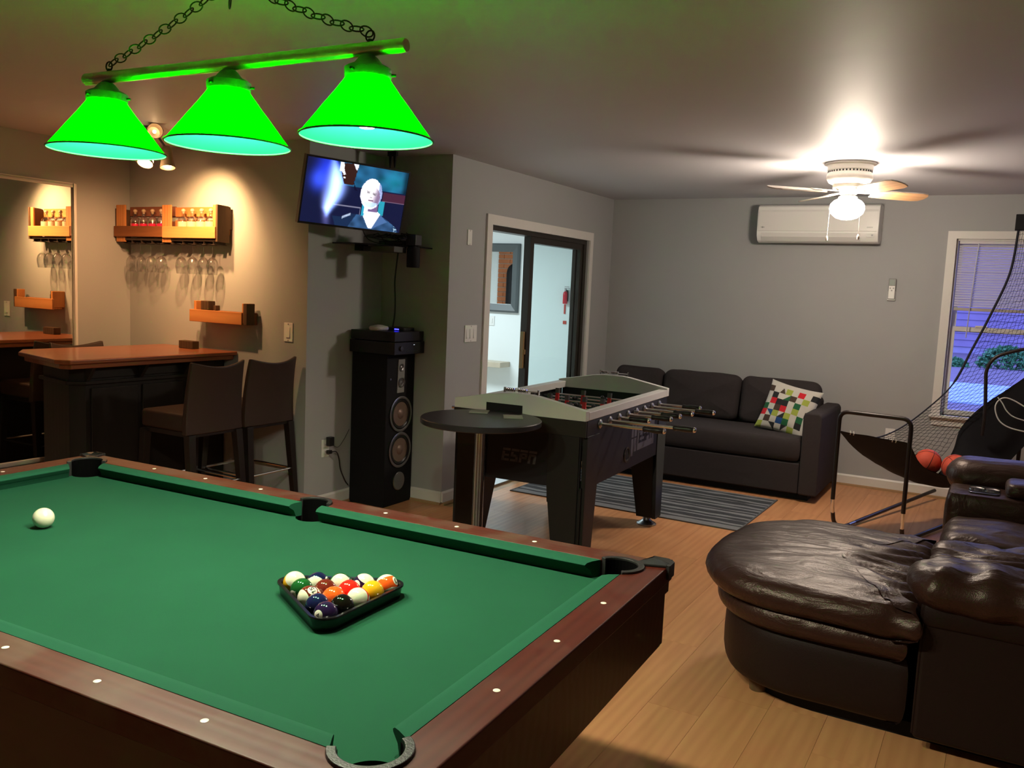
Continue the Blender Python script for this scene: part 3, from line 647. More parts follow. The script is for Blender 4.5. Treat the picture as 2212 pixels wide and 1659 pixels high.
def make_ball(P, col, cname, num, stripe, axis, nd, r, label, group):
    key = cname
    m = MATS.get('ball_'+cname) or ball_mat('ball_'+cname, col, stripe)
    me = mesh('ball', MB().sphere((0,0,0), r, 40, 24), m, True)
    b = link('billiard_ball', me, None, P); tag(b, label, 'ball', group)
    if num:
        X = nd; Z = axis
        Z = (Z-X*Z.dot(X)).normalized(); Y = Z.cross(X)
        b.matrix_world = Matrix(((X.x,Y.x,Z.x,P.x),(X.y,Y.y,Z.y,P.y),(X.z,Y.z,Z.z,P.z),(0,0,0,1)))
        mb = MB(); h = 0.42
        prof = [(max(1e-7, r*1.004*sin(h*k/5)), r*1.004*cos(h*k/5)) for k in range(6)]
        obj('number_disc', mb.lathe(list(reversed(prof)), 20, (0,0,0), Matrix.Rotation(R(90),3,'Y')), DISC, b, smooth='open')
        obj('number', text_mb(str(num), 0.0085, 0.0004, M=Matrix.Translation((r*1.008,0,0)) @ Matrix.Rotation(R(90),4,'Z') @ Matrix.Rotation(R(90),4,'X')), INK, b)
    return b
cueP = tw(0.472, 0.509, BED+0.0290)
make_ball(cueP, (0.80,0.76,0.58), 'ivory', None, False, None, None, 0.0286, 'ivory cue ball alone on the cloth at the left', 'billiard balls')
ra = R(29.0)
cen = (1.5164, 0.5004)   # centroid of the ball triangle
D_ = 0.0533
GRP = 'billiard balls'
def rackpos(row, k):    # row 0 = apex (near), 4 = back
    ux, uy = cos(ra), sin(ra); px, py = -sin(ra), cos(ra)
    hgt = D_*0.866; f = (row-8/3)*hgt; s = (k-row/2)*D_
    # centroid sits 8/3 rows from the apex
    return tw(cen[0]+px*f+ux*s, cen[1]+py*f+uy*s, BED+BR)
YEL=(0.85,0.42,0.012); BLU=(0.006,0.011,0.055); RED=(0.72,0.02,0.012); PUR=(0.018,0.008,0.045); ORA=(0.90,0.115,0.015); GRN=(0.008,0.10,0.02); MAR=(0.14,0.018,0.010); BLK=(0.004,0.005,0.003)
rk = [  # row, k, colour, name, number, stripe, axis (a,b), number dir (a,b), label
 (0,0,PUR,'purple',4,False,(0.3,0.9),(-0.62,-0.08),'solid purple ball at the near tip of the triangle rack'),
 (1,0,BLU,'blue',2,False,(0,0.9),(0,-1.2),'solid dark blue ball behind the purple tip ball, left side'),
 (1,1,BLK,'black',8,False,(0,0.9),(0.4,-1.2),'solid black ball beside the near tip of the rack'),
 (2,0,MAR,'maroon_striped',15,True,(-0.82,-0.25),(0.25,0.60),'maroon striped ball against the left side of the rack'),
 (2,1,ORA,'orange',5,False,(0,0.9),(0.72,-0.30),'solid orange ball in the middle of the rack'),
 (2,2,RED,'red_striped',11,True,(-0.05,0.22),(0.99,-0.1),'cream ball with a red stripe low on it, right side of the rack'),
 (3,0,GRN,'green',6,False,(0,0.9),(-0.75,-0.40),'solid green ball at the left side of the rack'),
 (3,1,MAR,'maroon',7,False,(0,0.9),(0,-1.2),'solid maroon ball between the green and the red one'),
 (3,2,RED,'red',3,False,(0,0.9),(-0.85,-0.02),'solid red ball in the rack, its number facing left'),
 (3,3,YEL,'yellow',1,False,(0,0.9),(0.2,-1.2),'solid yellow ball at the right side of the rack'),
 (4,0,YEL,'yellow_striped',9,True,(-0.10,0.62),(0.95,-0.3),'yellow striped ball in the far left corner of the rack'),
 (4,1,BLU,'blue_striped',10,True,(-0.30,-0.35),(0.9,0.2),'blue striped ball second along the far row of the rack'),
 (4,2,GRN,'green_striped',14,True,(-0.12,0.10),(0.99,0.1),'cream ball with a green stripe in the middle of the far row'),
 (4,3,PUR,'purple_striped',12,True,(0.25,0.80),(-0.68,0.02),'purple striped ball with its number showing, far row'),
 (4,4,ORA,'orange_striped',13,True,(0.55,-0.75),(0.80,0.45),'orange striped ball in the far right corner of the rack'),
]
for (row, k, c_, nm, num, st, ax, nd, lab) in rk:
    P = rackpos(row, k)+Vector((0,0,0.0004))
    make_ball(P, c_, nm, num, st, scr(P, *ax), scr(P, *nd), BR, lab, GRP)
# rack
def tri(off, rad, n=8):
    hgt = D_*0.866; ux, uy = cos(ra), sin(ra); px, py = -sin(ra), cos(ra)
    def L(s, f): return (cen[0]+px*f+ux*s, cen[1]+py*f+uy*s)
    V = [(0, (0-8/3)*hgt, 210, 330), (2*D_, (4-8/3)*hgt, -30, 90), (-2*D_, (4-8/3)*hgt, 90, 210)]
    pts = []
    for (s, f, a0, a1) in V:
        for i in range(n+1):
            a = R(a0+(a1-a0)*i/n); pts.append(L(s+off*cos(a), f+off*sin(a)))
    return pts
def ring_mb(levels):
    mb = MB(); n = len(levels[0][0]); vs = [(x, y, z) for pts, z in levels for x, y in pts]; m = len(levels)
    return mb.add(vs, [(j*n+i, j*n+(i+1)%n, ((j+1)%m)*n+(i+1)%n, ((j+1)%m)*n+i) for j in range(m) for i in range(n)])
t = thing('triangle_rack', 'black plastic triangle rack holding the fifteen balls', 'rack', (TX, TY, 0), TH)
a = BR+0.0012
obj('frame', ring_mb([(tri(a, 0), BED+0.0008), (tri(a+0.004,0), BED+0.0008), (tri(a+0.008,0), BED+0.026), (tri(a+0.012,0), BED+0.029), (tri(a+0.011,0), BED+0.032), (tri(a+0.004,0), BED+0.032), (tri(a+0.001,0), BED+0.029)]), mat('rack_plastic', (0.010,0.010,0.010), 0.16), t, smooth=True)

# ---------------------------------------------------------------- billiard lamp
LC = tw(1.178, TW/2, 0)
lamp = thing('billiard_lamp', 'long brass bar lamp with three lit green cone shades above the table', 'lamp', (LC.x, LC.y, 1.97), TH)
obj('bar', MB().lathe([(0.001,-0.49),(0.0125,-0.49),(0.0145,-0.486),(0.0145,0.486),(0.0125,0.49),(0.001,0.49)], 24, (0,0,0), Matrix.Rotation(R(90),3,'Y')), M_ANTIQ, lamp, smooth=True)
for s_ in (-0.410, 0.004, 0.396):
    cup = obj('lamp_cup', MB().lathe([(0.001,-0.010),(0.013,-0.012),(0.020,-0.018),(0.030,-0.030),(0.043,-0.036),(0.049,-0.040),(0.049,-0.055),(0.047,-0.058),(0.044,-0.058),(0.044,-0.044),(0.001,-0.040)], 24, (s_,0,0)), M_CUP, lamp, smooth=True)
    for k in range(3):
        a = R(30+120*k); obj('thumb_screw', MB().tube([(s_+0.047*cos(a),0.047*sin(a),-0.05),(s_+0.058*cos(a),0.058*sin(a),-0.05)], 0.003, 8), M_CHAIN, cup)
    sh = obj('lamp_shade', MB().lathe([(0.139,-0.182),(0.1385,-0.180),(0.044,-0.060),(0.040,-0.052)], 48, (s_,0,0)) if False else MB(), M_SHADE, lamp) if False else None
    mb = MB(); seg = 56; prof = [(0.1385,-0.180),(0.115,-0.150),(0.092,-0.120),(0.068,-0.090),(0.046,-0.060),(0.041,-0.052)]
    vs = [(s_+r*cos(2*pi*k/seg), r*sin(2*pi*k/seg), z) for r, z in prof for k in range(seg)]
    mb.add(vs, [(i*seg+k, i*seg+(k+1)%seg, (i+1)*seg+(k+1)%seg, (i+1)*seg+k) for i in range(len(prof)-1) for k in range(seg)])
    sh = obj('lamp_shade', mb, M_SHADE, lamp, smooth='open')
    sh['label'] = 'glowing green glass cone shade'
    obj('shade_rim', MB().tube([(s_+0.139*cos(2*pi*k/56), 0.139*sin(2*pi*k/56), -0.180) for k in range(56)], 0.0022, 6, True), M_SHADERIM, sh, smooth=True)
    bb = obj('bulb', MB().lathe([(0.0001,-0.161),(0.014,-0.159),(0.026,-0.150),(0.030,-0.136),(0.026,-0.114),(0.014,-0.090),(0.012,-0.060),(0.0001,-0.060)], 20, (s_,0,0)), M_BULB, sh, smooth=True)
# chains: oval links alternating 90 degrees
def link_me():
    pts = []
    for i in range(16):
        a = 2*pi*i/16; pts.append((0.0175*cos(a), 0.0105*sin(a), 0))
    return mesh('chain_link', MB().tube(pts, 0.0017, 6, True), M_CHAIN, True)
CL = link_me()
def chain(P0, P1, sag, parent, pitch=0.0285):
    P0 = Vector(P0); P1 = Vector(P1); L = (P1-P0).length; n = max(2, round(L/pitch))
    def Q(t): q = P0.lerp(P1, t); q.z -= sag*4*t*(1-t); return q
    for i in range(n):
        p = Q((i+0.5)/n); d = (Q((i+1)/n)-Q(i/n)).normalized()
        u = d.cross(Vector((0,0,1)));  u = Vector((0,1,0)) if u.length < 1e-3 else u.normalized(); w = u.cross(d)
        A, B = ((u*0.80+w*0.60), (w*0.80-u*0.60)) if i % 2 else ((u*0.45-w*0.893), (w*0.45+u*0.893))
        o = link('chain_link', CL, parent); o.matrix_local = Matrix(((d.x,A.x,B.x,p.x),(d.y,A.y,B.y,p.y),(d.z,A.z,B.z,p.z),(0,0,0,1)))
AP = (0.016, 0, 0.185)
chain((-0.398, 0, 0.030), AP, 0.006, lamp); chain((0.402, 0, 0.032), AP, 0.010, lamp)
for x in (-0.401, 0.399):
    lp = obj('hanging_loop', MB().tube([(x+0.011*cos(2*pi*k/16), 0, 0.026+0.011*sin(2*pi*k/16)) for k in range(16)], 0.002, 6, True), M_CHAIN, lamp, smooth=True)
    obj('finial', MB().lathe([(0.001,0.0135),(0.006,0.0135),(0.0045,0.020),(0.001,0.020)], 12, (x,0,0)), M_CHAIN, lp)
chain(AP, (0.016, 0, 0.345), 0, lamp)
chain((0.010, 0, 0.180), (0.004, 0, 0.125), 0, lamp)
obj('ceiling_canopy', MB().lathe([(0.001,0.345),(0.012,0.347),(0.05,0.368),(0.06,H-1.97),(0.001,H-1.97)], 24, (0.016,0,0)), M_ANTIQ, lamp, smooth=True)

# ---------------------------------------------------------------- ceiling fan
fan = thing('ceiling_fan', 'white four-bladed ceiling fan with a lit globe', 'ceiling fan', (-0.918, 5.747, H))
obj('canopy', MB().lathe([(0.001,-0.001),(0.150,-0.001),(0.152,-0.010),(0.135,-0.016),(0.133,-0.045),(0.128,-0.048),(0.128,-0.060),(0.134,-0.066),(0.136,-0.095),(0.120,-0.118),(0.095,-0.130),(0.095,-0.150),(0.07,-0.165),(0.001,-0.166)], 40), M_FAN, fan, smooth=True)
for k in range(40):
    a = 2*pi*k/40
    if k == 0: vme = mesh('vent_slot', MB().box(0.1275,-0.004,-0.059,0.1295,0.004,-0.049), M_BLACKM)
    link('vent_slot', vme, fan, (0,0,0), (0,0,a))
for a in (40, 130, 220, 310):
    out = [(0.17,-0.050),(0.30,-0.062),(0.47,-0.066),(0.515,-0.055),(0.532,-0.025),(0.535,0.0),(0.532,0.025),(0.515,0.055),(0.47,0.066),(0.30,0.062),(0.17,0.050)]
    b = obj('fan_blade', MB().prism(out, 0.0, 0.006), M_BLADE, fan)
    b.location = (0,0,-0.178); b.rotation_euler = (R(11), 0, R(a)); b.rotation_mode = 'XYZ'
    b.matrix_local = Matrix.Translation((0,0,-0.178)) @ Matrix.Rotation(R(a),4,'Z') @ Matrix.Rotation(R(-14),4,'X')
    obj('blade_underside', MB().prism([(x*1.0, y*0.985) for x, y in out], -0.0012, -0.0002), M_BLADEB, b)
    obj('blade_iron', MB().prism([(0.06,-0.018),(0.15,-0.014),(0.20,-0.035),(0.24,-0.030),(0.24,0.030),(0.20,0.035),(0.15,0.014),(0.06,0.018)], 0.0065, 0.011), M_FAN, b)
obj('light_fitter', MB().lathe([(0.001,-0.166),(0.050,-0.168),(0.050,-0.188),(0.040,-0.196),(0.055,-0.204),(0.055,-0.214),(0.001,-0.215)], 32), M_FAN, fan, smooth=True)
obj('globe', MB().lathe([(0.0001,-0.345),(0.03,-0.342),(0.064,-0.331),(0.094,-0.305),(0.104,-0.277),(0.098,-0.248),(0.080,-0.228),(0.056,-0.2155),(0.0001,-0.2155)], 40), M_GLOBE, fan, smooth=True)
for (x, y, l_) in ((-0.075,-0.055,0.20),(0.07,-0.05,0.19)):
    pc = obj('pull_chain', MB().tube([(x*0.8,y*0.8,-0.235),(x*1.2,y*1.2,-0.28),(x*1.25,y*1.25,-0.245-l_)], 0.0012, 5), M_FAN, fan)
    obj('pull_knob', MB().lathe([(0.001,-0.035),(0.006,-0.032),(0.008,-0.018),(0.005,-0.006),(0.001,0)], 12, (x*1.25,y*1.25,-0.245-l_)), M_FAN, pc, smooth=True)

# ceiling spotlight cluster over the bar
sp_ = thing('ceiling_spotlight', 'four-headed ceiling spotlight shining on the bar wall', 'spotlight', (-4.55, 3.50, H))
obj('base_plate', MB().lathe([(0.001,-0.001),(0.085,-0.001),(0.09,-0.008),(0.08,-0.022),(0.03,-0.030),(0.001,-0.030)], 32), M_CUP, sp_, smooth=True)
M_HEAD = mat('spot_head', (0.30, 0.22, 0.14), 0.4, 0.3)
for k, (hx, hy, hz, dx, dy, dz, br) in enumerate(((0.02,-0.02,-0.140,-0.15,-0.10,-0.35,0.024),(0.085,-0.062,-0.155,0.15,-0.25,-0.45,0.042),(0.115,0.045,-0.150,0.10,-0.05,-0.45,0.024),(0.135,-0.07,-0.055,0.9,-0.5,0.1,0.010))):
    d = Vector((dx,dy,dz)).normalized(); q = Vector((0,0,1)).rotation_difference(d).to_matrix()
    P0 = Vector((hx,hy,hz))
    hd = obj('spot_head', MB().lathe([(0.001,-0.045),(0.022,-0.045),(0.030,-0.030),(0.036,0.04),(0.045,0.085),(0.042,0.085),(0.033,0.04),(0.001,0.02)], 24, tuple(P0), q), M_HEAD, sp_, smooth=True)
    obj('stem', MB().tube([(hx*0.4,hy*0.4,-0.025), tuple(P0-d*0.03)], 0.007, 8), M_CUP, hd)
    Bc = P0+d*0.062
    obj('bulb', MB().sphere(tuple(Bc), br, 16, 10), M_SPOTBULB, hd, smooth=True)
def spot(loc, target, power, ang, blend, col, size=0.02):
    l = bpy.data.lights.new('spot_lamp', 'SPOT'); l.energy = power; l.spot_size = R(ang); l.spot_blend = blend; l.color = col; l.shadow_soft_size = size
    o = bpy.data.objects.new('spot_lamp', l); COL.objects.link(o); o.location = loc
    d = Vector(target)-Vector(loc); o.rotation_euler = d.to_track_quat('-Z','Y').to_euler(); return o
spot((-4.50, 3.66, 2.16), (-4.62, 4.08, 1.80), SPOT_W*0.75, 95, 1.0, (1.0, 0.56, 0.22))
spot((-4.40, 3.40, 2.08), (-4.75, 4.08, 1.30), SPOT_W*0.50, 130, 1.0, (1.0, 0.50, 0.21))
spot((-4.72, 3.50, 2.12), (-5.3, 3.7, 1.35), SPOT_W*0.35, 110, 0.9, (1.0, 0.50, 0.21))
spot((-4.48, 3.30, 2.14), (-4.2, 2.6, 1.0), SPOT_W*0.25, 110, 0.9, (1.0, 0.50, 0.21))

# air conditioner
ac = thing('air_conditioner', 'white wall-mounted air conditioner on the back wall', 'air conditioner', (-1.39, BY, 1.965))
prof = [(-0.001,0.03),(-0.001,0.302),(-0.03,0.312),(-0.17,0.305),(-0.195,0.29),(-0.205,0.255),(-0.208,0.085),(-0.200,0.05),(-0.17,0.012),(-0.13,0.0),(-0.04,0.005)]
aw = 0.47
obj('casing', MB().extr(prof, 0, -aw, aw), M_WHITE, ac, bevel=0.008, seg=3)
obj('front_panel', MB().extr([(-0.2085,0.09),(-0.2125,0.095),(-0.2105,0.245),(-0.2045,0.262)], 0, -aw+0.012, aw-0.012), mat('ac_front', (0.74,0.73,0.71), 0.3), ac)
obj('air_flap', MB().extr([(-0.2075,0.078),(-0.2115,0.076),(-0.204,0.046),(-0.178,0.016),(-0.176,0.020),(-0.200,0.050)], 0, -aw+0.04, aw-0.13), mat('ac_flap', (0.70,0.69,0.67), 0.3), ac)
obj('display', MB().box(aw-0.085,-0.2115,0.048,aw-0.03,-0.200,0.075), mat('ac_window', (0.55,0.55,0.53), 0.3), ac)
obj('indicator', MB().box(aw-0.05,-0.213,0.055,aw-0.035,-0.2116,0.068), mat('ac_grey', (0.3,0.3,0.3), 0.4), ac)
obj('small_emblem', MB().box(-aw+0.035,-0.2140,0.119,-aw+0.065,-0.2118,0.124).box(-aw+0.045,-0.2140,0.115,-aw+0.052,-0.2118,0.128), mat('ac_grey', (0.3,0.3,0.3), 0.4), ac)
mb = MB()
for k in range(5): mb.box(aw-0.085+0.009*k,-0.2140,0.118,aw-0.079+0.009*k,-0.2118,0.127)
obj('small_lettering', mb, mat('ac_grey2', (0.45,0.45,0.45), 0.4), ac)

# ---------------------------------------------------------------- bar corner
# mirror on the left wall
t = thing('wall_mirror', 'large white-framed wall mirror at the left reflecting the bar shelves', 'mirror', (LX, 3.655, 0))
obj('mirror_glass', MB().box(0.001, -2.6, 0.24, 0.012, -0.02, 2.035), mat('mirror_silver_warm', (0.84,0.86,0.82), 0.015, 1.0), t)
obj('frame', MB().box(0.001, -0.02, 0.21, 0.024, 0.004, 2.060).box(0.001, -2.624, 0.21, 0.024, -2.6, 2.060).box(0.001, -2.6, 2.035, 0.024, -0.02, 2.060).box(0.001, -2.6, 0.21, 0.024, -0.02, 0.24), M_TRIM, t, bevel=0.003)
# bar
bar = thing('home_bar', 'dark home bar with a glossy cherry wood counter against the bar wall', 'bar', (0, 0, 0))
top = [(-5.13,3.06),(-4.99,2.955),(-4.47,2.845),(-4.39,2.885),(-4.40,4.075),(-5.13,4.075)]
obj('countertop', MB().prism(top, 0.975, 1.0), M_BARTOP, bar, bevel=0.007, seg=3)
tin = [(-5.11,3.08),(-4.98,2.985),(-4.48,2.88),(-4.42,2.91),(-4.43,4.07),(-5.11,4.07)]
obj('top_moulding', MB().prism(tin, 0.945, 0.9745), M_BARTOP, bar, bevel=0.006)
body = [(-4.92,3.06),(-4.58,3.0),(-4.52,3.06),(-4.52,4.07),(-4.92,4.07)]
obj('bar_cabinet', MB().prism(body, 0.0, 0.944), M_BARBODY, bar, bevel=0.003)
ledge = [(-4.935,3.04),(-4.57,2.975),(-4.50,3.05),(-4.50,4.07),(-4.519,4.07),(-4.519,3.062),(-4.58,3.0),(-4.92,3.062)]
obj('ledge_moulding', MB().prism(ledge, 0.842, 0.862), M_BARBODY, bar, bevel=0.003)
for y0_, y1_ in ((3.09,3.40),(3.43,3.73),(3.76,4.05)):
    obj('front_panel', MB().box(-4.519, y0_, 0.10, -4.508, y1_, 0.82), M_BARBODY, bar, bevel=0.005)
    obj('frieze_panel', MB().box(-4.519, y0_, 0.875, -4.510, y1_, 0.935), M_BARBODY, bar, bevel=0.003)
for y in (3.05, 3.40, 3.72): obj('bracket', MB().extr([(-4.51,0.945),(-4.43,0.945),(-4.505,0.865),(-4.51,0.865)], 1, y, y+0.02) if False else MB().hexa([(-4.51,y,0.865),(-4.495,y,0.865),(-4.495,y+.022,0.865),(-4.51,y+.022,0.865)], [(-4.51,y,0.944),(-4.435,y,0.944),(-4.435,y+.022,0.944),(-4.51,y+.022,0.944)]), M_BARBODY, bar)
tag(obj('wood_block', MB().box(-4.80, 3.93, 1.0008, -4.665, 3.985, 1.052), M_PALLETD, bevel=0.003), 'small dark weathered wood block standing on the bar counter under the small shelf', 'block')
# stool
def stool(label, x, y, rz):
    t = thing('bar_stool', label, 'stool', (x, y, 0), rz, 'brown leather bar stools')
    # local: back at x=0 facing -x
    obj('seat', MB().prism(rrect(-0.40,-0.195,-0.02,0.195,0.03), 0.615, 0.715), M_DLEATHER, t, bevel=0.018, seg=3)
    def P(u, v):
        w = 0.203*(0.93+0.07*(1-v)); yy = (u*2-1)*w; zt = 1.0-0.030*cos(yy/w*pi/2)+0.012
        z = 0.60+(zt-0.60)*v; xx = -0.02+0.05*v*v+0.035*(1-(yy/w)**2)*(0.25+0.75*v)-0.02
        return Vector((xx, yy, z))
    mb = MB(); nu, nv = 16, 10
    F = [P(i/nu, j/nv) for j in range(nv+1) for i in range(nu+1)]
    B = [p+Vector((0.042-0.018*(k//(nu+1))/nv, 0, 0)) for k, p in enumerate(F)]
    n = len(F); vs = F+B; fs = []
    for j in range(nv):
        for i in range(nu):
            a = j*(nu+1)+i; fs += [(a, a+nu+1, a+nu+2, a+1), (n+a, n+a+1, n+a+nu+2, n+a+nu+1)]
    for i in range(nu): a = i; fs.append((a, a+1, n+a+1, n+a)); a = nv*(nu+1)+i; fs.append((a+1, a, n+a, n+a+1))
    for j in range(nv): a = j*(nu+1); fs.append((a+nu+1, a, n+a, n+a+nu+1)); a += nu; fs.append((a, a+nu+1, n+a+nu+1, n+a))
    obj('backrest', mb.add(vs, fs), M_DLEATHER, t, smooth=True, bevel=0.006)
    for sx, sy in ((-0.38,-0.17),(-0.38,0.17),(-0.01,-0.17),(-0.01,0.17)):
        lx = sx+(0.055 if sx > -0.1 else -0.03); ly = sy*1.12; h = 0.0235
        obj('leg', MB().hexa([(lx-h*.7,ly-h*.7,0),(lx+h*.7,ly-h*.7,0),(lx+h*.7,ly+h*.7,0),(lx-h*.7,ly+h*.7,0)], [(sx-h,sy-h,0.60),(sx+h,sy-h,0.60),(sx+h,sy+h,0.60),(sx-h,sy+h,0.60)]), M_DARKWOOD, t, bevel=0.002)
    obj('apron', MB().box(-0.37,-0.175,0.585,0.0,0.175,0.612), M_DARKWOOD, t)
    z = 0.30
    for (a, b) in (((-0.395,-0.180),(-0.395,0.180)),((0.020,-0.180),(0.020,0.180)),((-0.395,-0.180),(0.020,-0.180)),((-0.395,0.180),(0.020,0.180))):
        obj('footrest', MB().tube([(a[0],a[1],z),(b[0],b[1],z)], 0.008, 8), M_CHROME, t, smooth=True)
    return t
st = stool('brown leather bar stool at the right of the bar, nearer the pool table', -3.88, 3.430, 0)
for (x, y, rz, lab) in ((-3.875, 3.852, 0, 'brown leather bar stool standing nearest the alcove corner'), (-5.385, 3.60, R(180), 'brown leather bar stool between the bar and the mirror wall')):
    c = copy_tree(st); c.location = (x, y, 0); c.rotation_euler = (0,0,rz); c['label'] = lab
# upper pallet shelf
us = thing('pallet_shelf', 'long pallet wood shelf with bottles and hanging glasses on the bar wall', 'shelf', (0, 0, 0))
sx0, sx1, sy0, sy1 = -5.485, -4.462, 3.952, 4.079
def plank(par, x0, y0, z0, x1, y1, z1, m, name='plank'): return obj(name, MB().box(x0,y0,z0,x1,y1,z1), m, par, bevel=0.003)
plank(us, sx0+0.01, sy0+0.02, 1.776, sx1-0.02, sy1-0.016, 1.790, M_PALLET, 'shelf_board')
plank(us, sx0-0.005, sy0-0.008, 1.735, -4.985, sy0+0.008, 1.808, M_PALLETD.copy() if False else wood('pallet_brown', (0.10,0.032,0.010), (0.22,0.080,0.028), 0, 0.65, 1.5, bump=0.15))
plank(us, -4.983, sy0-0.009, 1.730, sx1-0.012, sy0+0.007, 1.806, M_PALLET)
plank(us, sx0, sy0+0.009, 1.70, sx0+0.095, sy0+0.022, 1.955, M_PALLETV, 'upright')
plank(us, -5.005, sy0+0.009, 1.70, -4.915, sy0+0.020, 1.950, M_PALLETV, 'upright')
plank(us, -4.515, sy0+0.009, 1.76, -4.468, sy0+0.022, 1.947, M_PALLETV, 'upright')
M_BACKD = wood('pallet_back_dark', (0.16,0.055,0.035), (0.30,0.12,0.07), 0, 0.7, 1.5, bump=0.15)
plank(us, sx0+0.01, sy1-0.015, 1.885, -5.0, sy1, 1.950, M_BACKD, 'back_board'); plank(us, sx0+0.01, sy1-0.015, 1.76, -5.0, sy1, 1.850, M_BACKD, 'back_board')
plank(us, -4.998, sy1-0.015, 1.880, sx1-0.02, sy1, 1.944, M_PALLET, 'back_board'); plank(us, -4.998, sy1-0.015, 1.76, sx1-0.02, sy1, 1.858, M_PALLET, 'back_board')
end = [(3.953,1.71),(4.055,1.705),(4.055,1.795),(4.079,1.795),(4.079,1.89),(4.062,1.938),(4.045,1.944),(3.953,1.948)]
obj('end_board', MB().extr(end, 0, sx1-0.018, sx1), M_PALLETD, us, bevel=0.002)
obj('end_board', MB().extr(end, 0, sx0-0.006, sx0-0.001) if False else MB().box(sx0-0.012, sy0+0.01, 1.71, sx0-0.001, sy1, 1.93), M_PALLETD, us)
obj('glass_rack', MB().box(sx0+0.06, sy0+0.01, 1.712, sx1-0.03, sy1-0.01, 1.727), mat('rack_black', (0.03,0.018,0.012), 0.6), us)
gx = [-5.37,-5.276,-5.169,-5.061,-4.859,-4.747,-4.643,-4.559]
for x in [-5.42,-5.323,-5.222,-5.115,-5.008,-4.912,-4.803,-4.695,-4.601,-4.512]:
    obj('rack_runner', MB().box(x-0.003, sy0+0.012, 1.694, x+0.003, sy1-0.015, 1.712).box(x-0.014, sy0+0.012, 1.690, x+0.014, sy1-0.015, 1.6938), mat('rack_black', (0.03,0.018,0.012), 0.6), us)
# wine glasses hanging upside down by their feet
def glass_me():
    out = [(0.0325,1.0)]
    o_ = [(0.032,0.0),(0.030,-0.0015),(0.006,-0.004),(0.0032,-0.010),(0.0030,-0.075),(0.006,-0.084),(0.020,-0.094),(0.032,-0.110),(0.038,-0.132),(0.038,-0.155),(0.033,-0.185),(0.0305,-0.200)]
    i_ = [(0.0293,-0.200),(0.0318,-0.185),(0.0368,-0.155),(0.0368,-0.132),(0.031,-0.111),(0.019,-0.0955),(0.0001,-0.088)]
    return mesh('wine_glass', MB().lathe([(0.0001,0.0)]+o_+i_, 28), M_GLASS, True)
gm = glass_me()
ordn = ['leftmost', 'second from the left', 'third from the left', 'fourth from the left', 'fifth from the left', 'third from the right', 'second from the right', 'rightmost']
for x, w in zip(gx, ordn):
    o = link('wine_glass', gm, None, (x, 4.0, 1.6960)); tag(o, 'stemmed wine glass hanging under the pallet shelf, '+w, 'glass', 'wine glasses hanging under the shelf')
# bottles
def bottle(x, kind, lab):
    t = thing('glass_bottle', lab, 'bottle', (x, 4.015, 1.7905), 0, 'round-stoppered bottles on the pallet shelf')
    o_ = [(0.0001,0),(0.036,0),(0.040,0.006),(0.040,0.070),(0.034,0.088),(0.016,0.100),(0.0125,0.112),(0.0125,0.130),(0.015,0.133)]
    i_ = [(0.011,0.133),(0.0105,0.112),(0.014,0.102),(0.032,0.087),(0.0375,0.068),(0.0375,0.010),(0.0001,0.008)]
    obj('body', MB().lathe(o_+i_, 28), M_GLASS, t, smooth=True)
    obj('stopper', MB().sphere((0,0,0.150), 0.016, 16, 10).lathe([(0.001,0.125),(0.009,0.125),(0.0095,0.137),(0.001,0.137)], 16), mat('cream_stopper', (0.45,0.33,0.22), 0.35), t, smooth=True)
    if kind: obj('drink', MB().lathe([(0.0001,0.0105),(0.0368,0.0105),(0.0368,0.045),(0.0001,0.045)], 24), mat('pink_liquid', (0.85,0.02,0.10), 0.15), t, smooth=True)
    else: obj('label', MB().lathe([(0.0404,0.020),(0.0404,0.062),(0.0408,0.062),(0.0408,0.020)], 28, closed=True), mat('cream_label', (0.50,0.38,0.26), 0.6), t, smooth=True)
    t.scale = (0.92, 0.92, 0.84)
    return t
for i, x in enumerate((-5.352,-5.262,-5.170,-5.080)): bottle(x, 1, 'clear bottle with pink contents on the pallet shelf, '+['leftmost','second from the left','third from the left','nearest the middle upright'][i])
for i, x in enumerate((-4.858,-4.770,-4.680,-4.592)): bottle(x, 0, 'clear bottle with a cream label on the pallet shelf, '+['nearest the middle upright','second right of the middle upright','second from the right end','rightmost'][i])
ls = thing('small_pallet_shelf', 'small pallet wood shelf low on the bar wall above the counter', 'shelf', (0,0,0))
plank(ls, -4.735, 3.962, 1.184, -4.248, 3.978, 1.264, M_PALLET); plank(ls, -4.70, 3.979, 1.186, -4.25, 4.062, 1.200, M_PALLET, 'shelf_board')
plank(ls, -4.700, 4.02, 1.262, -4.62, 4.079, 1.322, M_PALLETD, 'upright'); plank(ls, -4.712, 3.980, 1.201, -4.690, 4.079, 1.322, M_PALLETV, 'upright')
plank(ls, -4.60, 4.045, 1.262, -4.575, 4.079, 1.295, M_PALLETD, 'block')
plank(ls, -4.247, 3.975, 1.184, -4.215, 4.045, 1.322, M_PALLETD, 'upright'); plank(ls, -4.262, 3.979, 1.262, -4.249, 4.04, 1.322, M_PALLETV, 'upright')
plank(ls, -4.70, 4.063, 1.184, -4.225, 4.079, 1.262, M_BACKD, 'back_board')

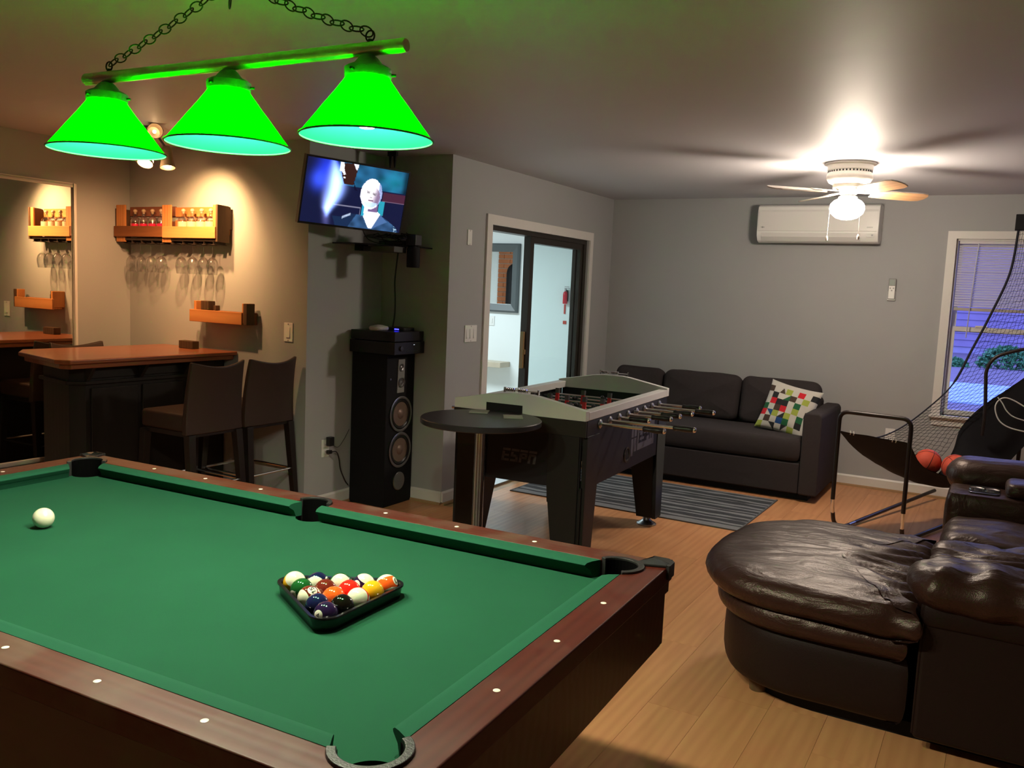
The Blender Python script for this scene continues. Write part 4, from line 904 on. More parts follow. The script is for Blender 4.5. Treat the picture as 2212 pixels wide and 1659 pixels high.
# ---------------------------------------------------------------- TV corner
TVM = Matrix.Translation((-3.502, 4.169, 2.008)) @ Matrix.Rotation(1.169,4,'Z') @ Matrix.Rotation(0.223,4,'X') @ Matrix.Rotation(0.033,4,'Y')
tv = thing('television', 'flat television hung in the alcove corner showing a man on a stage', 'television'); tv.matrix_world = TVM
obj('bezel', MB().box(-0.350,0.0,-0.200,0.350,0.035,-0.188).box(-0.350,0,0.190,0.350,0.035,0.200).box(-0.350,0,-0.188,-0.340,0.035,0.190).box(0.340,0,-0.188,0.350,0.035,0.190), M_BLACK, tv)
obj('back_case', MB().box(-0.340,0.008,-0.188,0.340,0.035,0.190).box(-0.22,0.035,-0.15,0.22,0.060,0.10), M_BLACKM, tv, bevel=0.003)
NU, NV = 176, 100
def ss(a, b, x): t = max(0, min(1, (x-a)/(b-a))); return t*t*(3-2*t)
def inpoly(x, y, P):
    c = False; j = len(P)-1
    for i in range(len(P)):
        if (P[i][1] > y) != (P[j][1] > y) and x < (P[j][0]-P[i][0])*(y-P[i][1])/(P[j][1]-P[i][1])+P[i][0]: c = not c
        j = i
    return c
suit = [(0.42,1.01),(0.46,0.80),(0.53,0.78),(0.62,0.80),(0.68,1.0),(0.78,0.76),(0.86,0.83),(0.95,0.92),(0.985,1.01)]
arm = [(0.30,0.86),(0.40,0.86),(0.47,0.79),(0.53,0.79),(0.46,1.01),(0.34,1.01)]
shirt = [(0.60,0.80),(0.62,0.72),(0.74,0.70),(0.77,0.74),(0.70,0.99),(0.665,0.98)]
lap = [(0.775,0.745),(0.80,0.78),(0.855,0.85),(0.80,0.90),(0.70,0.99)]
def paint(u, v):
    c = Vector((0.006,0.008,0.035))
    if v < 0.36 and u > 0.30:
        n = noise.noise(Vector((u*9,v*7,3))); c = Vector((0.010,0.07,0.15))*(1.2+1.1*n)+Vector((0.0,0.10,0.12))*ss(0.25,0,abs(u-0.86)+abs(v-0.18)*0.7)
        c *= ss(0.99,0.93,u)*0.8+0.2
    if u > 0.77 and 0.37 < v < 0.52: c = Vector((0.055,0.015,0.035))
    if 0.515 < v < 0.53 and u > 0.77: c = Vector((0.16,0.10,0.16))
    if (0.30 < u < 0.565 and abs(v-0.675) < 0.006) or (abs(u-0.562) < 0.004 and 0.67 < v < 0.82): c = Vector((0.16,0.16,0.24))
    if 0.575 < u < 0.64 and 0.60 < v < 0.82: c = Vector((0.02,0.30,0.45))
    if 0.74 < u < 0.80 and 0.52 < v < 0.76: c = Vector((0.02,0.28,0.38))
    # curtain of stage light
    cx = 0.245+0.05*sin(min(1,max(0,(v-0.0)/0.75))*pi); w = 0.018+0.045*sin(min(1,max(0,(v+0.05)/0.9))*pi)
    g = math.exp(-((u-cx)/w)**2)*ss(0.92,0.72,v)
    c = c+Vector((0.55,0.80,1.6))*g*ss(-0.1,0.35,v)*1.3+Vector((0.05,0.12,0.9))*g
    c = c+Vector((0.03,0.07,0.75))*math.exp(-(((u-0.13)/0.07)**2+((v-0.32)/0.14)**2))+Vector((0.01,0.03,0.55))*math.exp(-(((u-0.19)/0.08)**2+((v-0.12)/0.2)**2))
    c = c+Vector((0.10,0.10,0.30))*math.exp(-(((u-0.20-0.10*(v-0.5))/0.03)**2+((v-0.75)/0.25)**2))
    # device hanging at the top
    if inpoly(u, v, [(0.31,0.02),(0.47,-0.01),(0.485,0.05),(0.46,0.33),(0.37,0.34),(0.34,0.22)]): c = Vector((0.030,0.010,0.008))
    if inpoly(u, v, [(0.31,0.01),(0.345,0.0),(0.35,0.10),(0.37,0.18),(0.355,0.20),(0.33,0.14),(0.31,0.15)]): c = Vector((1.0,0.92,0.95))
    if inpoly(u, v, [(0.435,0.0),(0.485,0.0),(0.482,0.08),(0.47,0.10)]): c = Vector((0.7,0.7,0.8))
    if (u-0.363)**2+(v-0.235)**2*0.4 < 0.00009: c = Vector((1.5,1.5,1.5))
    if inpoly(u, v, [(0.45,0.20),(0.47,0.32),(0.51,0.42),(0.475,0.40)]): c = Vector((0.004,0.004,0.02))
    if inpoly(u, v, suit): c = Vector((0.030,0.085,0.20))*(0.8+0.6*noise.noise(Vector((u*14,v*10,8))))
    if inpoly(u, v, arm): c = Vector((0.008,0.020,0.060))
    if abs((v-0.86)+(u-0.40)*0.9) < 0.018 and 0.395 < u < 0.475: c = Vector((0.45,0.55,0.75))*(0.6+0.8*abs(noise.noise(Vector((u*90,v*60,1)))))
    if inpoly(u, v, shirt): c = Vector((0.95,1.0,1.15))
    if inpoly(u, v, lap): c = Vector((0.06,0.13,0.30))
    if u > 0.93 and inpoly(u, v, suit) and noise.noise(Vector((u*60,v*30,4))) > 0.12: c = Vector((0.3,0.45,0.6))
    # man's head: hair, lit side of the face, shaded side, beard
    hx, hy = (u-0.650)/0.108, (v-0.430)/0.245
    rr_ = hx*hx+hy*hy+0.06*noise.noise(Vector((u*40,v*25,2)))
    if 0.60 < u < 0.735 and 0.60 < v < 0.76: c = Vector((0.85,0.85,1.0)) if u < 0.64 else Vector((0.16,0.10,0.22))
    if inpoly(u, v, shirt) and v > 0.71: c = Vector((0.95,1.0,1.15))
    if rr_ < 1:
        c = Vector((0.95,0.98,1.2))
        if hx > 0.62: c = Vector((0.30,0.36,0.62))*(1+0.5*noise.noise(Vector((u*70,v*50,6))))
        fx, fy = (u-0.655)/0.085, (v-0.475)/0.175
        if fx*fx+fy*fy < 1:
            k = ss(-0.15,0.75,fx+0.25*fy); c = Vector((1.0,0.93,1.0)).lerp(Vector((0.22,0.15,0.26)), k)
            if abs(fy+0.30-0.15*fx) < 0.07 and (abs(fx+0.42) < 0.20 or abs(fx-0.30) < 0.20): c *= 0.30
            if abs(fy+0.42-0.15*fx) < 0.045 and (abs(fx+0.42) < 0.25 or abs(fx-0.30) < 0.25): c *= 0.55
            if abs(fx+0.06) < 0.13 and -0.02 < fy < 0.14: c *= 0.45
            if abs(fx-0.0) < 0.30 and abs(fy-0.34) < 0.045: c = Vector((0.16,0.07,0.13))
            if fy > 0.50 and fx < 0.72: c = c.lerp(Vector((0.50,0.72,0.95)), 0.75)
    b = ss(0,0.01,u)*ss(1,0.99,u)
    return (c.x, c.y, c.z, 1)
vs = [(-0.340+0.680*i/NU, 0.0, 0.190-0.378*j/NV) for j in range(NV+1) for i in range(NU+1)]
me = bpy.data.meshes.new('screen'); me.from_pydata([(x, 0.004, z) for x, y, z in vs], [], [(j*(NU+1)+i, (j+1)*(NU+1)+i, (j+1)*(NU+1)+i+1, j*(NU+1)+i+1) for j in range(NV) for i in range(NU)])
ca = me.color_attributes.new('Col', 'FLOAT_COLOR', 'POINT'); buf = []
for j in range(NV+1):
    for i in range(NU+1): buf += paint(i/NU, j/NV)
ca.data.foreach_set('color', buf); me.materials.append(attr_mat('tv_picture', True, L_TV))
so = link('screen', me, tv)
so['label'] = 'lit screen showing a white-haired man in a blue suit'
obj('small_print', MB().box(-0.012,-0.0006,-0.196,0.012,-0.0001,-0.192).box(0.295,-0.0006,-0.196,0.315,-0.0001,-0.193), M_LOGO2, tv)
mt = thing('tv_mount', 'black articulated television mount in the alcove corner', 'bracket', (-3.80, 4.45, 2.02))
obj('wall_plate', MB().box(0.001,-0.05,-0.12,0.012,0.05,0.12), M_BLACK, mt, bevel=0.002)
obj('arm', MB().box(0.012,-0.02,-0.03,0.06,0.02,0.03).tube([(0.05,0,0),(0.20,0.10,0)], 0.014, 8), M_BLACK, mt)
obj('arm', MB().tube([(0.20,0.10,0.0),(0.225,-0.10,0.01),(0.215,-0.21,0.0)], 0.014, 8), M_BLACK, mt)
hk = thing('ceiling_bracket', 'small dark bracket hanging from the ceiling above the television', 'bracket', (-3.58, 4.62, H))
for x in (-0.018, 0.018): obj('prong', MB().hexa([(x-0.003,-0.004,-0.105),(x+0.003,-0.004,-0.105),(x+0.003,0.004,-0.105),(x-0.003,0.004,-0.105)], [(x-0.010,-0.006,-0.03),(x+0.010,-0.006,-0.03),(x+0.010,0.006,-0.03),(x-0.010,0.006,-0.03)]), M_BLACKM, hk)
obj('bracket_base', MB().box(-0.035,-0.012,-0.03,0.035,0.012,-0.001), M_BLACKM, hk)
# corner shelf with set-top box and cables
cs = thing('corner_shelf', 'thin black glass corner shelf under the television', 'shelf', (AX, CY, 1.735))
obj('shelf_panel', MB().prism([(0.001,-0.001),(0.001,-0.52),(0.18,-0.52),(0.42,-0.19),(0.42,-0.001)], -0.004, 0.004), mat('smoked_glass', (0.01,0.01,0.012), 0.1), cs)
obj('bracket', MB().box(0.001,-0.30,-0.035,0.05,-0.22,-0.0045), M_BLACKM, cs); obj('bracket', MB().box(0.12,-0.05,-0.035,0.20,-0.001,-0.0045), M_BLACKM, cs)
sb_ = thing('media_box', 'small dark media box on the corner shelf', 'device', (-3.52, 4.63, 1.7395)); obj('casing', MB().box(-0.11,-0.07,0,0.10,0.07,0.030), M_BLACK, sb_, bevel=0.004)
obj('front_strip', MB().box(-0.09,-0.0712,0.010,0.08,-0.0702,0.020), mat('grey_strip', (0.05,0.05,0.05), 0.4), sb_)
ub = thing('cable_box', 'grey and black box hung under the corner shelf', 'device', (-3.50, 4.50, 1.690)); obj('casing', MB().box(-0.10,-0.06,0,0.09,0.06,0.038), mat('dark_grey_plastic', (0.055,0.052,0.05), 0.5), ub, bevel=0.004)
obj('side_block', MB().box(-0.165,-0.055,0.003,-0.101,0.055,0.036), M_BLACK, ub, bevel=0.003)
ws = thing('cylinder_speaker', 'black cylinder speaker with a boxy top beside the corner shelf', 'speaker', (-3.372, 4.595, 1.60))
obj('body', MB().lathe([(0.001,0),(0.040,0.0),(0.043,0.006),(0.043,0.120),(0.038,0.130),(0.001,0.130)], 28), M_BLACKM, ws, smooth=True)
obj('top_block', MB().box(-0.040,-0.035,0.140,0.040,0.035,0.210), M_BLACK, ws, bevel=0.004)
obj('collar', MB().lathe([(0.001,0.1305),(0.02,0.1305),(0.02,0.1395),(0.001,0.1395)], 16), M_BLACKM, ws)
rnd = random.Random(4)
def cable(name, pts, r, label, par=None, m=None):
    P = [Vector(p) for p in pts]; out = []
    for i in range(len(P)-1):
        a, b, c, d = P[max(i-1,0)], P[i], P[i+1], P[min(i+2,len(P)-1)]
        for k in range(6):
            t = k/6; out.append(0.5*((2*b)+(c-a)*t+(2*a-5*b+4*c-d)*t*t+(3*b-a-3*c+d)*t**3))
    out.append(P[-1]); o = obj(name, MB().tube(out, r, 6), m or M_BLACK, par, smooth=True)
    if label: tag(o, label, 'cable')
    return o
cb_ = thing('cable_tangle', 'tangle of black cables between the television and corner shelf', 'cables', (-3.50, 4.56, 1.742))
for k in range(9):
    x = rnd.uniform(-0.12,0.10); y = rnd.uniform(-0.10,0.10)
    pts = [(x,y,0.06+rnd.uniform(0,0.02))]+[(x+rnd.uniform(-0.10,0.10), y+rnd.uniform(-0.05,0.05), rnd.uniform(0.035,0.07)) for _ in range(4)]+[(rnd.uniform(-0.1,0.1), rnd.uniform(0.0,0.1), 0.004)]
    cable('cable', pts, 0.0028, None, cb_)
cable('power_cable', [(-3.66,4.42,1.84),(-3.63,4.45,1.77),(-3.57,4.52,1.745),(-3.50,4.56,1.745)], 0.003, 'thin black cable drooping from the television to the shelf')
cable('long_cable', [(-3.575,4.70,1.70),(-3.585,4.70,1.62),(-3.596,4.70,1.50),(-3.588,4.70,1.38),(-3.590,4.70,1.28),(-3.596,4.69,1.195)], 0.005, 'long black cable hanging from the corner shelf down to the receiver')
# tower speaker
sp = thing('tower_speaker', 'tall black tower speaker with two large cones in the alcove', 'speaker', (-3.640, 4.660, 0))
obj('cabinet', MB().box(-0.145,-0.155,0.0,0.150,0.150,1.030), M_BLACKM, sp, bevel=0.004)
FX = 0.1505; RY = Matrix.Rotation(R(90),3,'Y')
obj('tweeter_plate', MB().extr([(-0.045,0.765),(0.030,0.765),(0.033,0.99),(-0.038,0.99)], 0, FX, FX+0.006), M_GREYW, sp, bevel=0.002)
tw_ = obj('tweeter', MB().lathe([(0.026,0.0062),(0.026,0.011),(0.022,0.011),(0.012,0.0065),(0.001,0.010)], 24, (FX,-0.005,0.935), RY), M_STEEL, sp, smooth=True)
obj('midrange', MB().lathe([(0.032,0.0062),(0.033,0.014),(0.029,0.014),(0.027,0.007),(0.012,0.004),(0.009,0.011),(0.001,0.013)], 28, (FX,-0.005,0.835), RY), M_STEEL, sp, smooth=True)
for z in (0.62, 0.375):
    wf = obj('woofer_frame', MB().lathe([(0.119,0.0005),(0.121,0.010),(0.112,0.013),(0.104,0.010),(0.104,0.0005)], 48, (FX,0.0,z), RY, closed=True), M_STEEL, sp, smooth=True)
    obj('surround', MB().lathe([(0.1035,0.004),(0.096,0.012),(0.088,0.010),(0.082,0.004),(0.082,0.001),(0.1035,0.001)], 40, (FX,0,z), RY, closed=True), M_BLACK, wf, smooth=True)
    obj('cone', MB().lathe([(0.0815,0.006),(0.060,0.003),(0.038,0.0015),(0.034,0.006),(0.024,0.013),(0.010,0.017),(0.0001,0.018)], 40, (FX,0,z), RY), M_CONE, wf, smooth='open')
pf = obj('bass_port', MB().lathe([(0.062,0.0005),(0.063,0.006),(0.058,0.009),(0.040,0.004),(0.018,0.001),(0.0001,0.0008)], 36, (FX,0,0.160), RY), M_STEEL, sp, smooth='open')
obj('badge', MB().lathe([(0.0001,0.001),(0.007,0.001),(0.007,0.003),(0.0001,0.003)], 14, (FX,-0.115,0.862), RY), M_STEEL, sp)
rc = thing('av_receiver', 'black stacked receiver on top of the tower speaker', 'receiver', (-3.60, 4.640, 1.031))
obj('receiver_case', MB().box(-0.185,-0.165,0.0,0.190,0.165,0.080), M_BLACK, rc, bevel=0.003)
obj('player_case', MB().box(-0.180,-0.160,0.085,0.185,0.160,0.148), M_BLACK, rc, bevel=0.003)
for y in (-0.13,0.13):
    for x in (-0.15,0.15): obj('foot', MB().lathe([(0.001,0.0805),(0.012,0.0805),(0.012,0.0845),(0.001,0.0845)], 10, (x,y,0)), M_BLACK, rc)
obj('volume_knob', MB().lathe([(0.001,0),(0.016,0),(0.015,0.012),(0.001,0.013)], 20, (0.190,-0.10,0.040), RY), mat('knob_grey', (0.08,0.08,0.08), 0.3, 0.6), rc, smooth=True)
for k in range(7): obj('button', MB().box(0.190,-0.06+0.022*k,0.018,0.1925,-0.052+0.022*k,0.024), mat('knob_grey', (0.08,0.08,0.08), 0.3, 0.6), rc)
obj('status_light', MB().box(0.190,0.04,0.060,0.192,0.052,0.063), emis('dim_led', (0.6,0.7,0.8), 0.3), rc)
wr = thing('wifi_router', 'white curved router on top of the receiver', 'router', (-3.59, 4.55, 1.1798))
obj('shell', puff([(x*1.0, y) for x, y in rrect(-0.05,-0.085,0.05,0.055,0.045,8)], 0.0, 0.030, 0.02, 0.008, 48), mat('router_grey', (0.45,0.44,0.42), 0.4), wr, smooth=True)
dk = thing('black_router', 'flat black router with a blue light beside the white one', 'router', (-3.56, 4.70, 1.1798))
obj('shell', MB().prism(rrect(-0.09,-0.06,0.09,0.085,0.03), 0, 0.020), M_BLACK, dk, bevel=0.004)
obj('blue_light', MB().box(0.02,-0.0625,0.006,0.055,-0.0595,0.013), emis('blue_led', (0.03,0.03,1.0), 3.0), dk)
ad = thing('power_adapter', 'black power adapter plugged into the alcove outlet', 'plug', (AX, 4.29, 0.42)); obj('block', MB().box(0.0097,-0.022,-0.005,0.045,0.022,0.055), M_BLACK, ad, bevel=0.004)
pl_ = thing('power_plug', 'black plug in the lower socket of the alcove outlet', 'plug', (AX, 4.285, 0.375)); obj('plug_body', MB().box(0.0097,-0.015,-0.012,0.040,0.015,0.012), M_BLACK, pl_, bevel=0.004)
cable('speaker_cord', [(-3.765,4.285,0.375),(-3.755,4.33,0.372),(-3.770,4.375,0.32),(-3.775,4.40,0.24),(-3.770,4.44,0.16),(-3.78,4.485,0.12)], 0.004, 'black cord curling down from the outlet behind the speaker')
cable('thin_cord', [(-3.765,4.29,0.43),(-3.76,4.35,0.40),(-3.77,4.42,0.44),(-3.785,4.49,0.50)], 0.002, 'thin cord running from the adapter toward the speaker')

# ---------------------------------------------------------------- foosball table (local x across, y along)
FA = R(3.0); FO = (-1.775, 3.91, 0); FW, FL = 0.762, 1.44
fb = thing('foosball_table', 'black foosball table with a silver top frame and chrome rods', 'foosball table', FO, FA)
arch = [(-FW,0.845),(0,0.845),(0,0.897),(-0.26,0.945),(-0.31,0.951),(-0.44,0.951),(-0.50,0.946),(-FW,0.897)]
def endp(y0, y1):
    return MB().extr([(x, z) for x, z in arch], 1, y0, y1)
ep = obj('end_rail', endp(0, 0.045), M_SILVER, fb, bevel=0.003)
obj('end_rail', endp(FL-0.045, FL), M_SILVER, fb, bevel=0.003)
obj('ball_slot', MB().box(-0.567, -0.0015, 0.833, -0.355, 0.0005, 0.892), M_BLACKM, ep)
for x0 in (-FW, -0.058):
    obj('side_rail', MB().box(x0, 0.046, 0.845, x0+0.058, FL-0.046, 0.888), M_SILVER, fb, bevel=0.004)
M_SIDE = M_FOOSB
obj('side_panel', MB().box(-0.022, 0.03, 0.49, -0.002, FL-0.03, 0.844), M_FOOSB, fb)
obj('side_panel', MB().box(-FW+0.002, 0.03, 0.49, -FW+0.022, FL-0.03, 0.844), M_FOOSB, fb)
obj('end_panel', MB().box(-FW+0.023, 0.008, 0.49, -0.023, 0.028, 0.844), M_FOOSB, fb)
obj('end_panel', MB().box(-FW+0.023, FL-0.028, 0.49, -0.023, FL-0.008, 0.844), M_FOOSB, fb)
obj('skirt', MB().box(-FW+0.001, -0.004, 0.765, 0.004, 0.007, 0.844), mat('skirt_brown_black', (0.014,0.013,0.009), 0.5, spec=0.35), fb)
obj('playfield', MB().box(-FW+0.023, 0.03, 0.70, -0.023, FL-0.03, 0.715), mat('playfield_green', (0.012,0.05,0.03), 0.3), fb)
M_LEGF = mat('foosball_leg', (0.008,0.008,0.007), 0.5, spec=0.35)
for sx in (0, 1):
    for sy in (0, 1):
        # L-shaped tapering leg: one board on the end, one on the side
        mx_ = (lambda x: -x) if sx == 0 else (lambda x: -FW+x); my = (lambda y: y) if sy == 0 else (lambda y: FL-y)
        def hx(pb, pt_): 
            return MB().hexa([(mx_(x), my(y), 0.085) for x, y in pb], [(mx_(x), my(y), 0.764) for x, y in pt_])
        mbl = MB()
        zt, zb, zm = 0.764, 0.058, 0.50
        for (w1_, w2_, z1_, z2_) in ((0.20, 0.20, zm, zt), (0.145, 0.20, zb, zm)):
            for (x0_, y0_, x1a, y1a, x1b, y1b) in ((0.028, -0.003, w1_, 0.022, w2_, 0.022), (-0.003, 0.028, 0.022, w1_, 0.022, w2_)):
                mbl.hexa([(mx_(x0_),my(y0_),z1_),(mx_(x1a),my(y0_),z1_),(mx_(x1a),my(y1a),z1_),(mx_(x0_),my(y1a),z1_)], [(mx_(x0_),my(y0_),z2_),(mx_(x1b),my(y0_),z2_),(mx_(x1b),my(y1b),z2_),(mx_(x0_),my(y1b),z2_)])
        mbl.hexa([(mx_(0.012),my(0.012),zb),(mx_(0.13),my(0.022),zb),(mx_(0.13),my(0.13),zb),(mx_(0.022),my(0.13),zb)], [(mx_(0.012),my(0.012),zm),(mx_(0.185),my(0.022),zm),(mx_(0.185),my(0.185),zm),(mx_(0.022),my(0.185),zm)])
        lg = obj('leg', mbl, M_LEGF, fb, bevel=0.002)
        obj('leg_leveler', MB().lathe([(0.001,0.0),(0.064,0.001),(0.064,0.008),(0.034,0.026),(0.026,0.034),(0.024,0.0575),(0.001,0.0575)], 24, (mx_(0.075), my(0.075), 0)), M_STEEL, lg, smooth=True)
# rods, men, handles
def man(x, y, z, m, up):
    s = 1 if up else -1
    return None
manme = {}
def man_mesh(mname, m):
    return mesh('player', MB().box(-0.011,-0.008,-0.012,0.011,0.008,0.030).box(-0.014,-0.010,0.0,0.014,0.010,0.022).hexa([(-0.009,-0.006,-0.062),(0.009,-0.006,-0.062),(0.009,0.006,-0.062),(-0.009,0.006,-0.062)], [(-0.011,-0.008,-0.012),(0.011,-0.008,-0.012),(0.011,0.008,-0.012),(-0.011,0.008,-0.012)]).hexa([(-0.010,-0.012,-0.074),(0.010,-0.012,-0.074),(0.010,0.012,-0.074),(-0.010,0.012,-0.074)], [(-0.009,-0.006,-0.0621),(0.009,-0.006,-0.0621),(0.009,0.006,-0.0621),(-0.009,0.006,-0.0621)]).sphere((0,0,0.042), 0.013, 12, 8), m)
MR = man_mesh('r', M_RED); MK = man_mesh('k', mat('player_black', (0.012,0.012,0.014), 0.3))
MHead = mesh('player_boot', MB().box(-0.0115,-0.0125,-0.075,0.0115,0.0125,-0.045), mat('player_grey', (0.05,0.045,0.045), 0.4))
counts = [1, 2, 3, 5, 5, 3, 2, 1]; own = ['r','r','k','r','k','r','k','k']
ext = [0.335, 0.45, 0.16, 0.24, 0.25, 0.28, 0.37, 0.25]
for i in range(8):
    y = 0.20+0.148*i; z = 0.812; e_ = ext[i]
    rod = obj('rod', MB().tube([(-FW-(0.52-e_)*0.7, y, z), (e_-0.10, y, z)], 0.0080, 12), M_CHROME, fb, smooth=True)
    obj('rod_bearing', MB().lathe([(0.0085,-0.002),(0.024,-0.001),(0.024,0.004),(0.016,0.010),(0.0085,0.012)], 20, (0,y,z), RY, closed=True), M_STEEL, rod, smooth=True)
    obj('handle', MB().lathe([(0.001,-0.10),(0.013,-0.10),(0.016,-0.092),(0.0125,-0.078),(0.016,-0.045),(0.0165,-0.020),(0.014,0.0),(0.016,0.004),(0.001,0.006)], 16, (e_,y,z), RY), M_BLACK, rod, smooth=True)
    obj('handle_cap', MB().lathe([(0.015,0.0065),(0.014,0.014),(0.008,0.019),(0.001,0.020)], 16, (e_,y,z), RY), M_CHROME, rod, smooth=True)
    n = counts[i]; sp_x = 0.46/(n) if n > 1 else 0
    for k in range(n):
        x = -FW/2+(k-(n-1)/2)*(0.62/(n+0.6))+0.02*sin(i*2.1)
        inv = own[i] == 'r'
        p = link('player', MR if own[i] == 'r' else MK, rod, (x, y, z), (R(172) if inv else R(75), 0, 0))
        if inv: link('player_boot', MHead, p)
# score counters on both ends
for (y, x0) in ((0.022, -0.47), (FL-0.022, -0.47)):
    sc_ = obj('score_counter', MB().tube([(x0,y,0.966),(x0+0.19,y,0.966)], 0.0025, 8).box(x0-0.006,y-0.008,0.9515,x0,y+0.008,0.978).box(x0+0.19,y-0.008,0.9515,x0+0.196,y+0.008,0.978), M_CHROME, fb)
    if y < 1: bead = mesh('score_bead', MB().lathe([(0.003,-0.0045),(0.0115,-0.003),(0.0115,0.003),(0.003,0.0045)], 12, (0,0,0), RY, closed=True), M_CHROME, True)
    for k in range(10): link('score_bead', bead, sc_, (x0+0.008+0.0105*k+(0.02 if k > 4 else 0), y, 0.966))
obj('ball_return_ring', MB().lathe([(0.036,0.0005),(0.045,0.003),(0.045,0.006),(0.036,0.006)], 28, (-0.002, 0.662, 0.578), RY, closed=True), M_CHROME, fb, smooth=True)
obj('ball_return_cup', MB().lathe([(0.0001,0.0008),(0.036,0.0008),(0.036,0.002),(0.0001,0.002)], 28, (-0.002, 0.662, 0.578), RY), M_BLACKM, fb)
obj('coin_bracket', MB().box(0.0, 0.735, 0.795, 0.006, 0.755, 0.826).box(0.006,0.74,0.815,0.03,0.75,0.824), M_STEEL, fb)
# blocky sports-channel lettering: E S P N with a slit through the upper bar
LET = {'E':[(0,0,4,1),(0,0,1.3,4),(0,2,3.6,2.9),(0,4.4,4,5.4)], 'S':[(0,0,4,1),(2.7,0,4,3),(0,2,4,3),(0,2,1.3,4),(0,4.4,4,5.4)],
       'P':[(0,0,1.3,4),(0,1.6,4,2.5),(2.7,1.6,4,4),(0,3.2,4,4),(0,4.4,4,5.4)], 'N':[(0,0,1.3,4),(2.7,0,4,4),(0,3.1,4,4),(0,4.4,4,5.4)]}
def espn(w, h):
    mb = MB(); u = w/18.0; v = h/5.4
    for k, ch in enumerate('ESPN'):
        for (a, b, c, d) in LET[ch]:
            q = [((a+4.6*k)*u+b*v*0.15, b*v), ((c+4.6*k)*u+b*v*0.15, b*v), ((c+4.6*k)*u+d*v*0.15, d*v), ((a+4.6*k)*u+d*v*0.15, d*v)]
            mb.add([(x, 0, z) for x, z in q]+[(x, -0.0006, z) for x, z in q], [(3,2,1,0),(4,5,6,7),(0,1,5,4),(1,2,6,5),(2,3,7,6),(3,0,4,7)])
    return mb
obj('lettering', espn(0.20, 0.068), M_LOGO, fb, loc=(-0.470, 0.0075, 0.592))
side = obj('logo_panel', MB().box(-0.0018, 0.845, 0.575, -0.0010, 1.165, 0.745), M_LOGO2, fb)
obj('lettering', espn(0.26, 0.085), M_FOOSB, side, loc=(-0.0008, 0.865, 0.615), rot=(0,0,R(90)))
obj('logo_bars', MB().box(-0.0018,0.735,0.555,-0.0010,0.772,0.655).box(-0.0018,0.735,0.665,-0.0010,0.772,0.745).box(-0.0018,0.785,0.575,-0.0010,0.83,0.655).box(-0.0018,0.785,0.665,-0.0010,0.83,0.75), M_LOGO2, side)
# round table with coasters
rt = thing('round_table', 'round black pub table with a chrome pole in front of the foosball table', 'table', (-2.19, 3.585, 0))
obj('tabletop', MB().lathe([(0.001,0.826),(0.294,0.826),(0.298,0.830),(0.298,0.851),(0.294,0.855),(0.001,0.855)], 64), mat('black_laminate', (0.018,0.017,0.018), 0.33), rt, smooth=True)
obj('pole', MB().lathe([(0.001,0.02),(0.026,0.02),(0.028,0.20),(0.031,0.215),(0.0275,0.225),(0.0275,0.80),(0.055,0.815),(0.055,0.8255),(0.001,0.8255)], 28), M_CHROME, rt, smooth=True)
obj('base', MB().lathe([(0.001,0.0),(0.20,0.0),(0.205,0.006),(0.19,0.014),(0.03,0.026),(0.001,0.026)], 48), M_CHROME, rt, smooth=True)
obj('height_lever', MB().tube([(0.0,0.0,0.80),(-0.09,-0.03,0.806),(-0.115,-0.04,0.796)], 0.006, 8), M_STEEL, rt)
M_COAST = mat('coaster_slate', (0.24,0.25,0.20), 0.6)
for (x, y, a, l_) in ((-2.300, 3.745, 25, 'square grey coaster at the left on the round black table'), (-2.085, 3.715, 32, 'square grey coaster at the right on the round black table')):
    tag(obj('coaster', MB().box(-0.048,-0.048,0,0.048,0.048,0.006), M_COAST, None, bevel=0.001, loc=(x,y,0.8553), rot=(0,0,R(a))), l_, 'coaster', 'coasters on the round table')

# ---------------------------------------------------------------- fabric sofa, pillow, rug
SX0, SX1, SF, SB = -3.02, -1.235, 6.60, 7.40
so_ = thing('fabric_sofa', 'charcoal fabric three-seat sofa against the back wall', 'sofa', (0, 0, 0))
obj('base', MB().box(SX0+0.02, SF+0.045, 0.055, SX1-0.002, SB-0.04, 0.30), M_SOFA, so_, bevel=0.012)
obj('plinth', MB().box(SX0+0.04, SF+0.075, 0.0, SX1+0.06, SB-0.06, 0.054), M_BLACKM, so_)
obj('front_panel', MB().box(SX0+0.01, SF+0.01, 0.055, SX1-0.005, SF+0.044, 0.285), M_SOFA, so_, bevel=0.010)
obj('seat_cushion', puff(rrect(SX0+0.01, SF-0.01, SX1-0.004, SB-0.22, 0.04), 0.297, 0.475, 0.035, 0.012, 110, 0.004), M_SOFA, so_, smooth=True)
for x0 in (SX1, SX0-0.135): obj('arm', MB().extr([(x0, 0.055),(x0+0.135,0.055),(x0+0.135,0.655),(x0+0.115,0.678),(x0+0.02,0.678),(x0,0.655)], 1, SF-0.015, SB+0.03), M_SOFA, so_, bevel=0.018, seg=3)
obj('back_frame', MB().box(SX0, SB-0.10, 0.30, SX1, SB+0.03, 0.72), M_SOFA, so_, bevel=0.03)
def back_cushion(x0, x1, nseed):
    pf_ = puff(rrect(x0, 0.0, x1, 0.40, 0.075, 8), -0.085, 0.085, 0.07, 0.022, 110, 0.012, nseed=nseed, domeb=0.01)
    M = Matrix.Translation((0, SB-0.165, 0.455)) @ Matrix.Rotation(R(80),4,'X')
    pf_.v = [tuple(M @ Vector(v)) for v in pf_.v]; return pf_
for k, (xa, xb) in enumerate(((SX0+0.0,-2.568),(-2.565,-1.882),(-1.879,SX1+0.0))):
    obj('back_cushion', back_cushion(xa, xb, k*5), M_SOFA, so_, smooth=True)
